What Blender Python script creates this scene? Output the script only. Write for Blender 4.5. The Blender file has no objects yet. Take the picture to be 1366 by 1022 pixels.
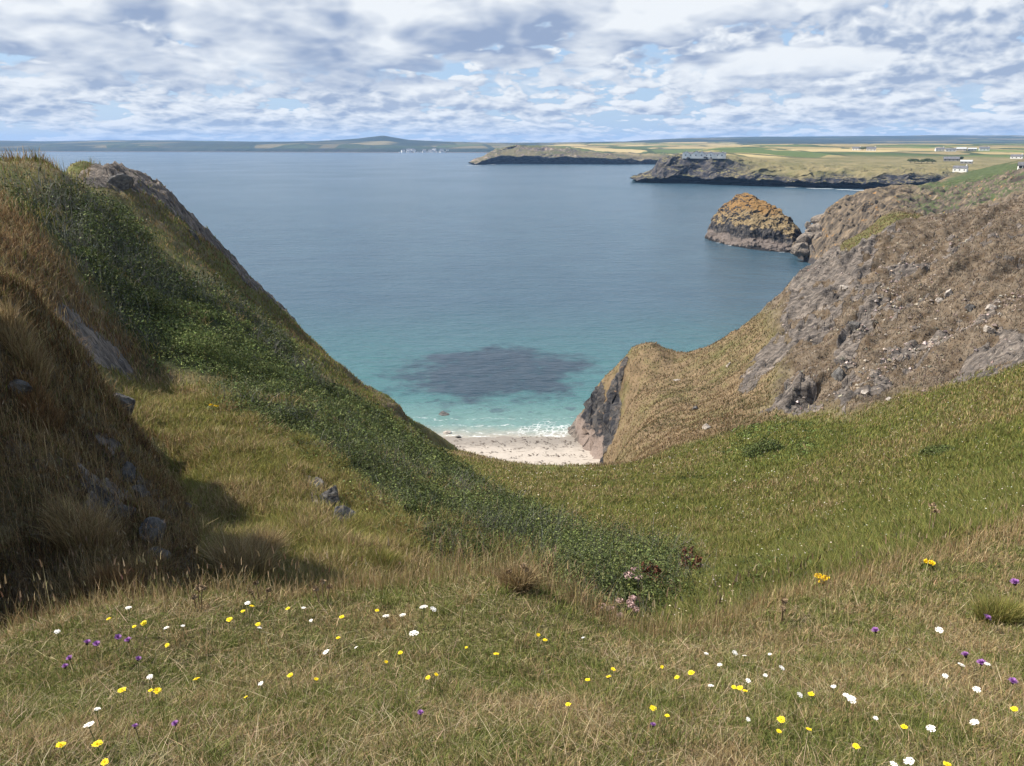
import bpy, math, random
import numpy as np
from mathutils import Vector

SC = bpy.context.scene
COL = SC.collection
R = math.radians
rng = np.random.default_rng(7)
random.seed(7)

# ------------------------------------------------------------------ camera
EYE = 50.0                       # the eye stands 50 m above the sea
F = 1030.0                       # focal length in photograph pixels (1366 x 1022)
PITCH = math.atan((511 - 192) / F)
cam = bpy.data.cameras.new('camera')
cam.sensor_width = 36.0
cam.lens = 36.0 * F / 1366.0
cam.clip_start = 0.1
cam.clip_end = 60000
camo = bpy.data.objects.new('camera', cam)
camo.location = (0, 0, EYE)
camo.rotation_euler = (R(90) - PITCH, 0, 0)
COL.objects.link(camo)
SC.camera = camo

# ------------------------------------------------------------------ light
SUN_AZ = R(-76)                  # measured from +Y (the view) towards +X
SUN_EL = R(46)
sun_dir = Vector((math.sin(SUN_AZ) * math.cos(SUN_EL), math.cos(SUN_AZ) * math.cos(SUN_EL), math.sin(SUN_EL)))
sl = bpy.data.lights.new('sun', 'SUN')
sl.energy = 5.0
sl.angle = R(0.53)
sl.color = (1.0, 0.93, 0.82)
so = bpy.data.objects.new('sun', sl)
so.rotation_euler = sun_dir.to_track_quat('Z', 'Y').to_euler()
so.location = (-50, 0, 120)
COL.objects.link(so)
SC.view_settings.view_transform = 'Standard'
SC.view_settings.look = 'None'
SC.view_settings.exposure = 0.88
SC.view_settings.gamma = 1.0
SC.cycles.max_bounces = 6
SC.cycles.diffuse_bounces = 2
SC.cycles.glossy_bounces = 2
SC.cycles.transmission_bounces = 2
SC.cycles.transparent_max_bounces = 6
SC.cycles.volume_bounces = 0
SC.cycles.use_denoising = True
SC.cycles.caustics_reflective = False
SC.cycles.caustics_refractive = False
SC.cycles.sample_clamp_indirect = 4.0


class NT:
    """small helper that strings shader nodes together"""
    def __init__(self, tree):
        self.t = tree
        tree.nodes.clear()

    def n(self, typ, **kw):
        nd = self.t.nodes.new(typ)
        for k, v in kw.items():
            setattr(nd, k, v)
        return nd

    def put(self, sock, val):
        if isinstance(val, bpy.types.NodeSocket):
            self.t.links.new(val, sock)
        elif val is not None:
            if sock.type == 'RGBA' and len(val) == 3:
                val = (*val, 1)
            sock.default_value = val

    def math(self, op, a, b=None, c=None, clamp=False):
        nd = self.n('ShaderNodeMath', operation=op, use_clamp=clamp)
        self.put(nd.inputs[0], a)
        if b is not None: self.put(nd.inputs[1], b)
        if c is not None: self.put(nd.inputs[2], c)
        return nd.outputs[0]

    def vmath(self, op, a, b=None):
        nd = self.n('ShaderNodeVectorMath', operation=op)
        self.put(nd.inputs[0], a)
        if b is not None:
            if op == 'SCALE': self.put(nd.inputs['Scale'], b)
            else: self.put(nd.inputs[1], b)
        return nd.outputs[0]

    def mix(self, f, a, b, blend='MIX'):
        nd = self.n('ShaderNodeMix', data_type='RGBA', blend_type=blend)
        self.put(nd.inputs[0], f); self.put(nd.inputs[6], a); self.put(nd.inputs[7], b)
        return nd.outputs[2]

    def fmix(self, f, a, b):
        nd = self.n('ShaderNodeMix', data_type='FLOAT')
        self.put(nd.inputs[0], f); self.put(nd.inputs[2], a); self.put(nd.inputs[3], b)
        return nd.outputs[0]

    def noise(self, vec, scale, detail=4.0, rough=0.55, dist=0.0, out=0):
        nd = self.n('ShaderNodeTexNoise')
        self.put(nd.inputs['Vector'], vec)
        self.put(nd.inputs['Scale'], scale)
        nd.inputs['Detail'].default_value = detail
        nd.inputs['Roughness'].default_value = rough
        nd.inputs['Distortion'].default_value = dist
        return nd.outputs[out]

    def vor(self, vec, scale, feature='F1', out='Distance', rand=1.0):
        nd = self.n('ShaderNodeTexVoronoi', feature=feature)
        self.put(nd.inputs['Vector'], vec)
        self.put(nd.inputs['Scale'], scale)
        nd.inputs['Randomness'].default_value = rand
        return nd.outputs[out]

    def step(self, x, lo, hi, a=0.0, b=1.0, smooth=True):
        nd = self.n('ShaderNodeMapRange', interpolation_type='SMOOTHSTEP' if smooth else 'LINEAR', clamp=True)
        self.put(nd.inputs['Value'], x)
        self.put(nd.inputs['From Min'], lo); self.put(nd.inputs['From Max'], hi)
        self.put(nd.inputs['To Min'], a); self.put(nd.inputs['To Max'], b)
        return nd.outputs['Result']

    def ramp(self, f, stops, interp='LINEAR'):
        nd = self.n('ShaderNodeValToRGB')
        cr = nd.color_ramp
        cr.interpolation = interp
        while len(cr.elements) < len(stops): cr.elements.new(0.5)
        for e, (p, c) in zip(cr.elements, stops):
            e.position = p; e.color = (*c, 1)
        self.put(nd.inputs[0], f)
        return nd.outputs[0]

    def attr(self, name, out='Fac'):
        return self.n('ShaderNodeAttribute', attribute_name=name).outputs[out]

    def pos(self):
        return self.n('ShaderNodeNewGeometry').outputs['Position']

    def bump(self, h, dist, strength=1.0):
        nd = self.n('ShaderNodeBump')
        nd.inputs['Strength'].default_value = strength
        nd.inputs['Distance'].default_value = dist
        self.put(nd.inputs['Height'], h)
        return nd.outputs[0]

    def out(self, sh):
        o = self.n('ShaderNodeOutputMaterial')
        self.t.links.new(sh, o.inputs['Surface'])

    def bsdf(self, color, rough=0.9, normal=None, spec=0.2):
        b = self.n('ShaderNodeBsdfPrincipled')
        self.put(b.inputs['Base Color'], color)
        self.put(b.inputs['Roughness'], rough)
        b.inputs['Specular IOR Level'].default_value = spec
        if normal is not None: self.put(b.inputs['Normal'], normal)
        return b.outputs[0]


# ------------------------------------------------------------------ sky with broken cumulus
world = bpy.data.worlds.new('World')
SC.world = world
world.use_nodes = True
w = NT(world.node_tree)
sky = w.n('ShaderNodeTexSky', sky_type='NISHITA', sun_disc=False)
sky.sun_elevation = SUN_EL
sky.sun_rotation = SUN_AZ
sky.altitude = 50
sky.air_density = 1.0
sky.dust_density = 0.6
sky.ozone_density = 1.6
dirv = w.n('ShaderNodeTexCoord').outputs['Generated']
sx = w.n('ShaderNodeSeparateXYZ'); w.put(sx.inputs[0], dirv)
el = w.math('MAXIMUM', sx.outputs[2], 0.0)
flat = w.n('ShaderNodeCombineXYZ'); w.put(flat.inputs[0], sx.outputs[0]); w.put(flat.inputs[1], sx.outputs[1])
hor = w.vmath('NORMALIZE', flat.outputs[0])
warp = w.n('ShaderNodeCombineXYZ')
w.put(warp.inputs[2], w.math('MULTIPLY', w.math('LOGARITHM', w.math('ADD', el, 0.045), math.e), 0.22))
drum = w.vmath('ADD', hor, warp.outputs[0])                   # the cloud field as seen round the horizon


def puffs(st, det):
    """rounded heaps broken up by finer noise"""
    n = w.noise(st, 1.0, det, 0.58, 0.1)
    jig = w.vmath('ADD', st, w.vmath('SCALE', w.noise(st, 2.6, 1.0, 0.5, 0.0, 1), 0.30))
    v1 = w.vor(jig, 2.3); v2 = w.vor(jig, 5.5); v3 = w.vor(jig, 12.5)
    hp = w.math('MULTIPLY_ADD', v1, -0.30, w.math('MULTIPLY_ADD', v2, -0.20, w.math('MULTIPLY_ADD', v3, -0.09, 0.29)))
    return w.math('ADD', n, hp)


def cloud_layer(scale, squash, off, thr, soft, dz, gain, dark, bright):
    st = w.vmath('MULTIPLY', drum, (scale, scale, scale * squash))
    st = w.vmath('ADD', st, off)
    n0 = puffs(st, 6.0)
    n1 = puffs(w.vmath('ADD', st, (-dz * 0.6, 0.0, dz)), 5.0)
    big = w.noise(w.vmath('ADD', st, (5.0, 0.0, 0.0)), 0.30, 2.0, 0.5)
    nn = w.math('MULTIPLY_ADD', big, 0.8, w.math('ADD', n0, -0.40))
    a = w.step(nn, thr, thr + soft)
    lit = w.math('MULTIPLY_ADD', w.math('SUBTRACT', n0, n1), gain, 0.61)
    lit = w.math('MULTIPLY_ADD', w.math('MAXIMUM', w.math('SUBTRACT', nn, thr + 0.12), 0.0), -1.5, lit, clamp=True)
    return a, w.mix(lit, dark, bright)


a1, c1 = cloud_layer(10.5, 1.25, (3.1, 1.7, 5.2), 0.355, 0.07, 0.17, 3.6, (0.38, 0.47, 0.64), (0.93, 0.965, 1.0))
a2, c2 = cloud_layer(3.3, 2.1, (1.3, 6.9, 2.2), 0.40, 0.08, 0.26, 3.4, (0.33, 0.42, 0.60), (0.93, 0.965, 1.0))
low = w.step(sx.outputs[2], 0.03, 0.10)
a2 = w.math('MULTIPLY', a2, low)
high = w.step(sx.outputs[2], 0.35, 0.8, 1.0, 0.30)            # the clouds thin out overhead
ctop = w.mix(a2, c1, c2)
cover = w.math('SUBTRACT', 1.0, w.math('MULTIPLY', w.math('SUBTRACT', 1.0, a1), w.math('SUBTRACT', 1.0, a2)))
cover = w.math('MULTIPLY', w.math('MULTIPLY', cover, high), w.step(sx.outputs[2], 0.0, 0.04, 0.70, 0.97))
veil = w.mix(0.65, sky.outputs[0], (4.6, 6.6, 9.6))
bg_sky = w.n('ShaderNodeBackground'); w.put(bg_sky.inputs[0], veil); bg_sky.inputs[1].default_value = 0.057
bg_cl = w.n('ShaderNodeBackground'); w.put(bg_cl.inputs[0], ctop); bg_cl.inputs[1].default_value = 0.53
mx = w.n('ShaderNodeMixShader')
w.put(mx.inputs[0], cover)
w.t.links.new(bg_sky.outputs[0], mx.inputs[1]); w.t.links.new(bg_cl.outputs[0], mx.inputs[2])
wo = w.n('ShaderNodeOutputWorld'); w.t.links.new(mx.outputs[0], wo.inputs[0])
world.cycles.sampling_method = 'MANUAL'
world.cycles.sample_map_resolution = 512


# ------------------------------------------------------------------ surveying and noise
def at(u, v, Y):
    """world point seen at photograph pixel u, v and Y metres ahead"""
    cu, cv = (u - 683) / F, (511 - v) / F
    s = Y / (math.cos(PITCH) + cv * math.sin(PITCH))
    return np.array((s * cu, Y, EYE + s * (-math.sin(PITCH) + cv * math.cos(PITCH))))


def sea_at(u, v, z=0.0):
    cu, cv = (u - 683) / F, (511 - v) / F
    dzz = -math.sin(PITCH) + cv * math.cos(PITCH)
    s = (z - EYE) / dzz
    return np.array((s * cu, s * (math.cos(PITCH) + cv * math.sin(PITCH)), z))


_perm = np.random.default_rng(3).permutation(4096).astype(np.int64)
_grad = np.random.default_rng(4).normal(size=(4096, 3))
_grad /= np.linalg.norm(_grad, axis=1)[:, None]


def perlin(P, seed=0):
    P = np.asarray(P, float)
    i = np.floor(P).astype(np.int64); f = P - i
    u = f * f * f * (f * (f * 6 - 15) + 10)
    out = np.zeros(len(P))
    for dx in (0, 1):
        hx = _perm[(i[:, 0] + dx + seed * 57) & 4095]
        wx = u[:, 0] if dx else 1 - u[:, 0]
        for dy in (0, 1):
            hy = _perm[(hx + i[:, 1] + dy) & 4095]
            wy = u[:, 1] if dy else 1 - u[:, 1]
            for dz_ in (0, 1):
                g = _grad[_perm[(hy + i[:, 2] + dz_) & 4095]]
                wz = u[:, 2] if dz_ else 1 - u[:, 2]
                d = g[:, 0] * (f[:, 0] - dx) + g[:, 1] * (f[:, 1] - dy) + g[:, 2] * (f[:, 2] - dz_)
                out += d * wx * wy * wz
    return out * 1.5


def fbm(P, octs=4, seed=0, gain=0.5, ridge=False):
    P = np.asarray(P, float)
    s = np.zeros(len(P)); a = 1.0; tot = 0.0
    for k in range(octs):
        n = perlin(P * 2.03 ** k + 17.3 * k, seed + k)
        s += a * ((1 - 2 * np.abs(n)) if ridge else n)
        tot += a; a *= gain
    return s / tot


def smooth(x, a, b):
    t = np.clip((x - a) / (b - a), 0, 1)
    return t * t * (3 - 2 * t)


def in_poly(px, py, poly):
    poly = np.asarray(poly, float)
    inside = np.zeros(len(px), bool)
    x0, y0 = poly[-1]
    for x1, y1 in poly:
        if y0 != y1:
            c = ((y1 > py) != (y0 > py)) & (px < (x0 - x1) * (py - y1) / (y0 - y1) + x1)
            inside ^= c
        x0, y0 = x1, y1
    return inside


def poly_dist(px, py, poly):
    """signed distance, positive inside"""
    poly = np.asarray(poly, float)
    d = np.full(len(px), 1e9)
    x0, y0 = poly[-1]
    for x1, y1 in poly:
        ex, ey = x1 - x0, y1 - y0
        t = np.clip(((px - x0) * ex + (py - y0) * ey) / (ex * ex + ey * ey + 1e-12), 0, 1)
        d = np.minimum(d, np.hypot(px - x0 - t * ex, py - y0 - t * ey))
        x0, y0 = x1, y1
    return np.where(in_poly(px, py, poly), d, -d)


# ------------------------------------------------------------------ meshes and tags
def mesh_np(name, V, faces, mat=None, smooth_faces=True, attrs=None, parent=None):
    """one mesh object from numpy arrays; faces is (N,3) or (N,4), or a list of such arrays"""
    me = bpy.data.meshes.new(name)
    V = np.asarray(V, np.float32)
    fl = faces if isinstance(faces, list) and not isinstance(faces[0][0], int) else [faces]
    fl = [np.atleast_2d(np.asarray(f, np.int32)) for f in fl if len(f)]
    nl = sum(f.size for f in fl); npoly = sum(len(f) for f in fl)
    me.vertices.add(len(V)); me.vertices.foreach_set('co', V.ravel())
    me.loops.add(nl); me.polygons.add(npoly)
    me.loops.foreach_set('vertex_index', np.concatenate([f.ravel() for f in fl]))
    tot = np.concatenate([np.full(len(f), f.shape[1], np.int32) for f in fl])
    me.polygons.foreach_set('loop_start', np.concatenate([[0], np.cumsum(tot)[:-1]]).astype(np.int32))
    me.polygons.foreach_set('loop_total', tot)
    me.update(calc_edges=True)
    me.polygons.foreach_set('use_smooth', np.full(npoly, smooth_faces, bool))
    for k, a in (attrs or {}).items():
        a = np.asarray(a, np.float32)
        if a.ndim == 1:
            me.attributes.new(k, 'FLOAT', 'POINT').data.foreach_set('value', a)
        else:
            if a.shape[1] == 3: a = np.concatenate([a, np.ones((len(a), 1), np.float32)], 1)
            me.attributes.new(k, 'FLOAT_COLOR', 'POINT').data.foreach_set('color', a.ravel())
    if mat is not None: me.materials.append(mat)
    o = bpy.data.objects.new(name, me)
    COL.objects.link(o)
    if parent is not None: o.parent = parent
    return o


def grid_faces(nr, nc):
    i = np.arange(nr * nc).reshape(nr, nc)
    return np.stack([i[:-1, :-1], i[:-1, 1:], i[1:, 1:], i[1:, :-1]], -1).reshape(-1, 4)


def tag(o, label=None, cat=None, group=None, kind=None):
    if label: o['label'] = label
    if cat: o['category'] = cat
    if group: o['group'] = group
    if kind: o['kind'] = kind
    return o


def empty(name, loc, label, cat, group=None, rz=0.0):
    o = bpy.data.objects.new(name, None)
    COL.objects.link(o)
    o.location = loc; o.rotation_euler = (0, 0, rz)
    o.empty_display_size = 0.2
    return tag(o, label, cat, group)


def material(name):
    m = bpy.data.materials.new(name)
    m.use_nodes = True
    return m, NT(m.node_tree)


# ------------------------------------------------------------------ near land: surveyed heights
OY = -4.0                        # the land grid fans out from a point 4 m behind the eye
# u, v, Y
PTS = []
def P(*a): PTS.extend(a)
# foreground meadow
P((683,1022,2.2),(0,1022,2.15),(1366,1022,2.3),(300,1022,2.2),(1000,1022,2.25),(-500,1022,2.1),(1900,1022,2.3),
  (0,930,3.3),(250,920,3.4),(683,910,3.5),(1000,915,3.5),(1366,900,3.7),(1366,800,5.4),(1150,850,4.7),(1000,860,4.7),(500,850,4.4),
  (-300,900,3.6),(1700,800,5.5))
RIM = [(-300,880,4.6),(0,862,4.75),(60,838,4.95),(150,815,5.2),(300,799,5.5),(480,787,5.6),(560,780,5.6),(640,775,5.6),(720,790,5.4),(800,828,5.1),
       (870,852,5.0),(930,840,5.2),(1000,812,5.8),(1100,783,6.4),(1200,753,7.1),(1366,702,8.4),(1700,600,11.0)]
P(*RIM)
# just past the rim, hidden from the eye
for (u, v, Y) in RIM:
    if u < 760: P((u, v + 75, Y + 1.0))
    elif u < 1150: P((u, v + 22, Y + 0.8))
    else: P((u, v + 4, Y + 0.8))
# near left bank, brown
P((-300,760,7.0),(-300,500,10.5),(-300,330,13.0),(-300,250,15.0),
  (0,810,7.6),(0,700,9.0),(0,560,10.8),(0,470,12.0),(0,392,13.4),(0,440,15.5),
  (70,800,7.7),(70,650,10.0),(70,520,12.5),(70,437,14.5),(70,490,16.8),
  (150,790,8.0),(150,700,9.7),(150,610,12.0),(150,520,15.6),(150,548,17.5),
  (200,790,8.2),(200,700,10.3),(200,620,13.0),(185,575,15.0),(225,660,13.2),(200,640,15.6),
  (255,790,8.6),(250,730,10.2),(250,700,12.0))
# hanging grass valley between the bank and the scrub
P((300,785,9.0),(300,720,11.5),(300,650,14.8),(270,600,17.5),(210,540,22.0),(170,512,24.0),
  (400,770,9.6),(400,700,12.6),(380,640,15.5),(340,580,20.0),(300,530,25.0),
  (440,690,13.0),(460,640,16.5),(500,745,10.8),(500,690,14.0),(480,600,24.0),(400,545,27.0))
# left headland slope
P((-300,320,22.0),(-300,240,30.0),(-300,205,38.0),
  (0,380,21.0),(0,330,24.5),(0,270,31.0),(0,216,40.0),
  (60,430,22.0),(60,350,27.0),(60,280,36.0),(70,222,45.0),
  (110,440,24.0),(150,480,25.0),(140,420,29.0),(130,340,36.0),(130,270,50.0),(120,228,60.0),
  (180,500,26.5),(200,450,31.0),(200,370,41.0),(195,300,56.0),(190,240,70.0),
  (260,490,30.0),(280,440,38.0),(270,370,52.0),(262,301,76.0),
  (340,510,33.0),(350,460,44.0),(330,372,84.0),(420,530,36.0),(420,490,54.0),(408,452,86.0),(340,410,66.0),
  (500,560,42.0),(490,525,68.0),(480,528,92.0),(545,585,46.0),(552,572,90.0))
CREST_L = [(-300,204,46.0),(0,214,44.0),(70,220,48.0),(120,226,64.0),(155,228,70.0),(190,238,73.0),(225,266,76.0),(262,299,79.0),(300,336,83.0),(330,370,87.0),(375,412,91.0),
           (418,447,95.0),(456,488,98.0),(494,526,101.0),(552,550,105.0),(584,572,107.0),(612,588,110.0)]
P(*[(u, v + 6, Y) for u, v, Y in CREST_L[1:]])
for (u, v, Y) in CREST_L[9:]:
    q = at(u, v, Y)
    PTS += [('w', q[0] + 3.0, Y + 8, max(-4, q[2] - 12)), ('w', q[0] + 6.0, Y + 14, max(-5, q[2] - 24)), ('w', q[0] + 4.0, Y + 26, -6.0)]
for (u, v, Y) in CREST_L:
    P((u, v + 30, Y + 5.0))
    q = at(u, v, Y); hid = at(u, v, Y + 16)
    PTS.append(('w', hid[0] - 5, Y + 16, max(-4.0, hid[2] - 18)))
    PTS.append(('w', hid[0] - 12, Y + 38, -5.0))
# gully floor and lip above the beach
P((560,735,11.5),(560,680,16.5),(580,640,27.0),(600,615,46.0),(575,600,60.0),
  (620,750,11.5),(650,690,19.0),(640,650,30.0),(650,625,48.0),(605,603,66.0),
  (700,762,12.0),(720,700,20.0),(710,655,34.0),(690,630,50.0),(690,620,62.0),
  (800,790,10.0),(790,730,16.0),(800,680,26.0),(780,640,42.0),(760,622,60.0),
  (880,820,8.6),(880,760,13.5),(880,700,22.0),(860,650,36.0),(830,628,50.0),(805,624,60.0),
  (960,800,9.5),(980,750,14.0),(980,690,23.0),(950,640,38.0),(900,610,54.0))
for (u, v, Y) in [(575,602,64),(605,605,69),(650,612,68),(690,620,66),(760,622,64),(800,624,63)]:
    P((u, v + 26, Y + 6))
    q = at(u, v, Y)
    PTS.append(('w', q[0] * 1.2, 84.0, 5.0)); PTS.append(('w', q[0] * 1.35, 97.0, -0.6))
    PTS.append(('w', q[0] * 1.6, 122.0, -3.0)); PTS.append(('w', q[0] * 1.6, 150.0, -6.0))
# green meadow on the right
P((1060,770,8.6),(1080,720,15.0),(1080,660,25.0),(1040,600,42.0),(980,580,56.0),
  (1200,735,9.0),(1200,680,16.5),(1200,600,31.0),(1150,565,46.0),(1060,560,56.0),
  (1366,685,10.5),(1366,640,16.5),(1366,570,28.0),(1366,500,42.0),(1280,525,43.0),(1200,540,48.0),
  (1700,580,14.0),(1700,500,24.0),(1700,420,38.0))
# right spur
P((830,600,80.0),(850,570,92.0),(835,540,105.0),(870,520,108.0),(845,500,114.0),(840,478,119.0),
  (900,590,66.0),(920,560,80.0),(930,520,95.0),(930,490,106.0),
  (1000,560,64.0),(1000,520,80.0),(1000,470,98.0),
  (1060,550,60.0),(1080,500,74.0),(1080,440,92.0),(1080,390,106.0),
  (1150,530,56.0),(1150,480,70.0),(1150,420,85.0),(1150,360,103.0),
  (1250,510,53.0),(1250,450,68.0),(1250,380,86.0),(1250,320,106.0),
  (1366,470,50.0),(1366,400,66.0),(1366,330,88.0),(1700,380,52.0),(1700,260,90.0))
CREST_R = [(822,482,121.0),(850,462,123.0),(872,460,124.0),(905,469,121.0),(940,462,120.0),(1000,429,121.0),(1050,388,123.0),(1098,344,126.0),(1150,312,130.0),(1240,289,132.0),
           (1300,281,128.0),(1366,272,124.0),(1700,225,118.0)]
P(*[(u, v + 4, Y) for u, v, Y in CREST_R])
for k, (u, v, Y) in enumerate(CREST_R):
    P((u, v + (22 if k < 8 else 8), Y + 6.0))
    hid = at(u, v, Y + 20)
    if k < 8:
        PTS.append(('w', hid[0] + 4, Y + 16, max(-4.0, hid[2] - 12)))
        PTS.append(('w', hid[0] + 12, Y + 30, -5.0))
    else:
        PTS.append(('w', hid[0] + 2, Y + 22, hid[2] - 5))
        PTS.append(('w', hid[0] + 2, Y + 45, hid[2] - 12))
# dark rock face of the spur above the beach
FACE = [(768,574),(772,577),(786,590),(800,604),(806,620)]
for (u, v) in FACE:
    q = sea_at(u, v, 0.6)
    PTS.append(('w', q[0] - 0.6, q[1], 0.2)); PTS.append(('w', q[0] - 3.5, q[1], -1.5))
P((772,560,130.0),(792,522,128.5),(800,500,127.0),(815,488,125.0),(812,560,122.0),(822,530,121.0),(826,585,113.0),(815,604,110.0))
PTS.append(('w', 9.0, 140.0, -3.0)); PTS.append(('w', 14.0, 143.0, -3.0)); PTS.append(('w', 4.0, 134.0, -3.0))
for x_ in np.linspace(-190, 190, 20):
    PTS += [('w', x_, 176.0, -7.0), ('w', x_, 196.0, -9.0)]
# unseen hill off to the left, added to cast shade over bank and valley
PTS += [('w', -12, 12, 52.9), ('w', -18, 11, 55.0), ('w', -15, 15, 51.8), ('w', -10.5, 9.8, 53.4), ('w', -9.6, 8.0, 50.6), ('w', -12, 7, 51.0), ('w', -17, 7, 53)]
PTS += [('w', 0, 0, 48.35), ('w', -4, 0, 48.3), ('w', 5, 0, 48.5), ('w', 0, -3, 48.9), ('w', -14, 0, 48.2), ('w', 14, 0, 48.8), ('w', -2, -3.4, 48.9), ('w', 2, -3.4, 48.9)]  # under and behind the eye

W = np.array([p[1:] if p[0] == 'w' else at(*p) for p in PTS], float)
def al_of(x, y):
    d = y - OY
    return x / d, np.log(d)
KA, KL, CQ = 1.0, 0.55, 0.035
ca, cl = al_of(W[:, 0], W[:, 1])
cq = (EYE - W[:, 2]) / (W[:, 1] - OY)
cp = np.stack([ca * KA, cl * KL], 1)
# drop near-duplicates
keep = []
for i in range(len(cp)):
    if all(np.hypot(*(cp[i] - cp[j])) > 0.006 for j in keep): keep.append(i)
cp, cq = cp[keep], cq[keep]
def kern(d2): return np.sqrt(d2 + CQ * CQ)
A = kern(((cp[:, None] - cp[None]) ** 2).sum(-1))
n_ = len(cp)
M = np.zeros((n_ + 3, n_ + 3)); M[:n_, :n_] = A - 2e-3 * np.eye(n_)
M[:n_, n_:] = np.c_[np.ones(n_), cp]; M[n_:, :n_] = M[:n_, n_:].T
sol = np.linalg.solve(M, np.r_[cq, 0, 0, 0])
def rbf_z(a, l):
    q = np.empty(len(a)); p = np.stack([a * KA, l * KL], 1)
    for s in range(0, len(a), 20000):
        e = slice(s, s + 20000)
        d2 = (p[e, None, 0] - cp[None, :, 0]) ** 2 + (p[e, None, 1] - cp[None, :, 1]) ** 2
        q[e] = kern(d2) @ sol[:n_] + sol[n_] + p[e] @ sol[n_ + 1:]
    return EYE - q * np.exp(l)

NA, NL = 900, 900
A0, A1, L0, L1 = -1.05, 1.05, math.log(0.8), math.log(172.0)
ga = np.linspace(A0, A1, NA); gl = np.linspace(L0, L1, NL)
GL, GA = np.meshgrid(gl, ga, indexing='ij')
fa, fl_ = GA.ravel(), GL.ravel()
GX = fa * np.exp(fl_); GY = np.exp(fl_) + OY
GZ = np.maximum(rbf_z(fa, fl_), -8.0)
BASEZ = GZ.copy()


def grid_at(arr, x, y):
    """bilinear look-up of a land-grid array at plan points"""
    a, l = al_of(np.asarray(x, float), np.maximum(np.asarray(y, float), OY + 0.81))
    i = np.clip((l - L0) / (L1 - L0) * (NL - 1), 0, NL - 1.001); j = np.clip((a - A0) / (A1 - A0) * (NA - 1), 0, NA - 1.001)
    i0 = i.astype(int); j0 = j.astype(int); fi = i - i0; fj = j - j0
    g = arr.reshape(NL, NA)
    return (g[i0, j0] * (1 - fi) * (1 - fj) + g[i0 + 1, j0] * fi * (1 - fj) + g[i0, j0 + 1] * (1 - fi) * fj + g[i0 + 1, j0 + 1] * fi * fj)


def ground(u, v, ymin=1.5, ymax=165.0, arr=None):
    """where the sight line through a photograph pixel meets the land"""
    ys = np.exp(np.linspace(math.log(ymin), math.log(ymax), 1600))
    cu, cv = (u - 683) / F, (511 - v) / F
    s = ys / (math.cos(PITCH) + cv * math.sin(PITCH))
    xs = s * cu; zs = EYE + s * (-math.sin(PITCH) + cv * math.cos(PITCH))
    hit = np.nonzero(zs <= grid_at(BASEZ if arr is None else arr, xs, ys))[0]
    k = hit[0] if len(hit) else len(ys) - 1
    return xs[k], ys[k]


# ------------------------------------------------------------------ what covers the near land
WX = fbm(np.stack([fa * 22, fl_ * 12, 0 * fa], 1), 5, 11, 0.6) * 0.030
WY = fbm(np.stack([fa * 22, fl_ * 12, 0 * fa + 9], 1), 5, 23, 0.6) * 0.030


def patch(poly, soft=0.010, ymin=1.5, grow=0.0):
    """0..1 over the land inside a surveyed outline, with a ragged edge"""
    q = []
    for p in poly:
        if len(p) == 2: q.append(ground(p[0], p[1], ymin))
        else: q.append(at(*p)[:2])
    q = np.array(q)
    a, l = al_of(q[:, 0], q[:, 1])
    d = poly_dist(fa + WX, (fl_ + WY) * 0.45, np.stack([a, l * 0.45], 1))
    return smooth(d + grow, -soft, soft)


def union(*ms):
    o = np.zeros(NL * NA)
    for m in ms: o = np.maximum(o, m)
    return o


yy = GY
bank = patch([(-320,300,13),(-300,760,7.0),(0,850,6.4),(150,815,6.6),(260,800,7.6),(270,740,9.8),(250,690,12.2),(222,640,15.5),(190,580,17.5),(160,545,18),(72,460,17),(0,410,15.5),(-300,270,15.5)])
fore = patch([(-700,1300,1.0),(-300,880,4.9),(0,862,5.0),(150,815,5.5),(300,799,5.9),(480,787,6.0),(640,775,6.0),(720,790,5.8),(800,828,5.5),(870,852,5.3),(930,840,5.5),(1000,812,6.1),(1100,783,6.8),(1200,753,7.6),(1366,702,9.0),(1700,600,11.5),(2100,1300,1.0)], 0.012)
fore = np.maximum(fore, (GY < 1.5) * 1.0)
rock_l = patch([(112,224,61),(150,226,71),(190,236,74),(230,268,77),(264,300,81),(302,338,85),(340,384,89),(372,418,92),(400,450,94),(380,446,80),(345,414,74),(310,386,72),(280,362,70),(238,336,66),(200,296,64),(158,252,60),(125,236,57)], 0.008, 1.5, 0.012)
rock_l2 = patch([(65,410),(105,420),(150,452),(188,502),(165,506),(120,485),(80,452)], 0.006, 17.5)
scar = patch([(405,636),(436,645),(472,680),(462,708),(436,706),(414,676)], 0.008)
scar2 = patch([(500,690),(520,700),(512,720),(496,712)], 0.008)
face = patch([(764,577,133),(780,545,130),(795,520,129),(812,510,125),(832,516,121),(829,560,115),(822,600,108),(806,622,104),(780,595,118)], 0.005)
heath = patch([(1010,420,134),(1098,340,136),(1150,308,140),(1240,286,142),(1366,270,138),(1700,226,119),(1700,400,54),(1366,488),(1290,508),(1210,525),(1140,553),(1060,552),(1018,548),(1040,505),(1035,462),(1010,438,118)], 0.02)
rk1 = patch([(1088,352),(1130,328),(1165,330),(1158,372),(1120,420),(1092,470),(1058,474),(1040,440),(1046,402)], 0.012)
rk2 = patch([(1112,470),(1140,425),(1172,380),(1168,420),(1146,470),(1142,520),(1128,556),(1112,540)], 0.008)
rk3 = patch([(1020,552),(1050,520),(1082,488),(1092,520),(1094,554),(1060,556)], 0.008)
rk4 = patch([(1252,516),(1290,486),(1332,452),(1366,442),(1450,430),(1450,465),(1366,488),(1300,508)], 0.008)
rk5 = patch([(1150,520),(1180,470),(1240,460),(1290,414),(1340,408),(1340,440),(1280,458),(1220,500),(1170,540)], 0.014)
rk6 = patch([(1180,350),(1240,330),(1300,315),(1366,300),(1366,330),(1290,350),(1220,380)], 0.02)
rk7 = patch([(985,508),(1010,470),(1042,455),(1046,480),(1010,520),(995,530)], 0.010)
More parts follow.
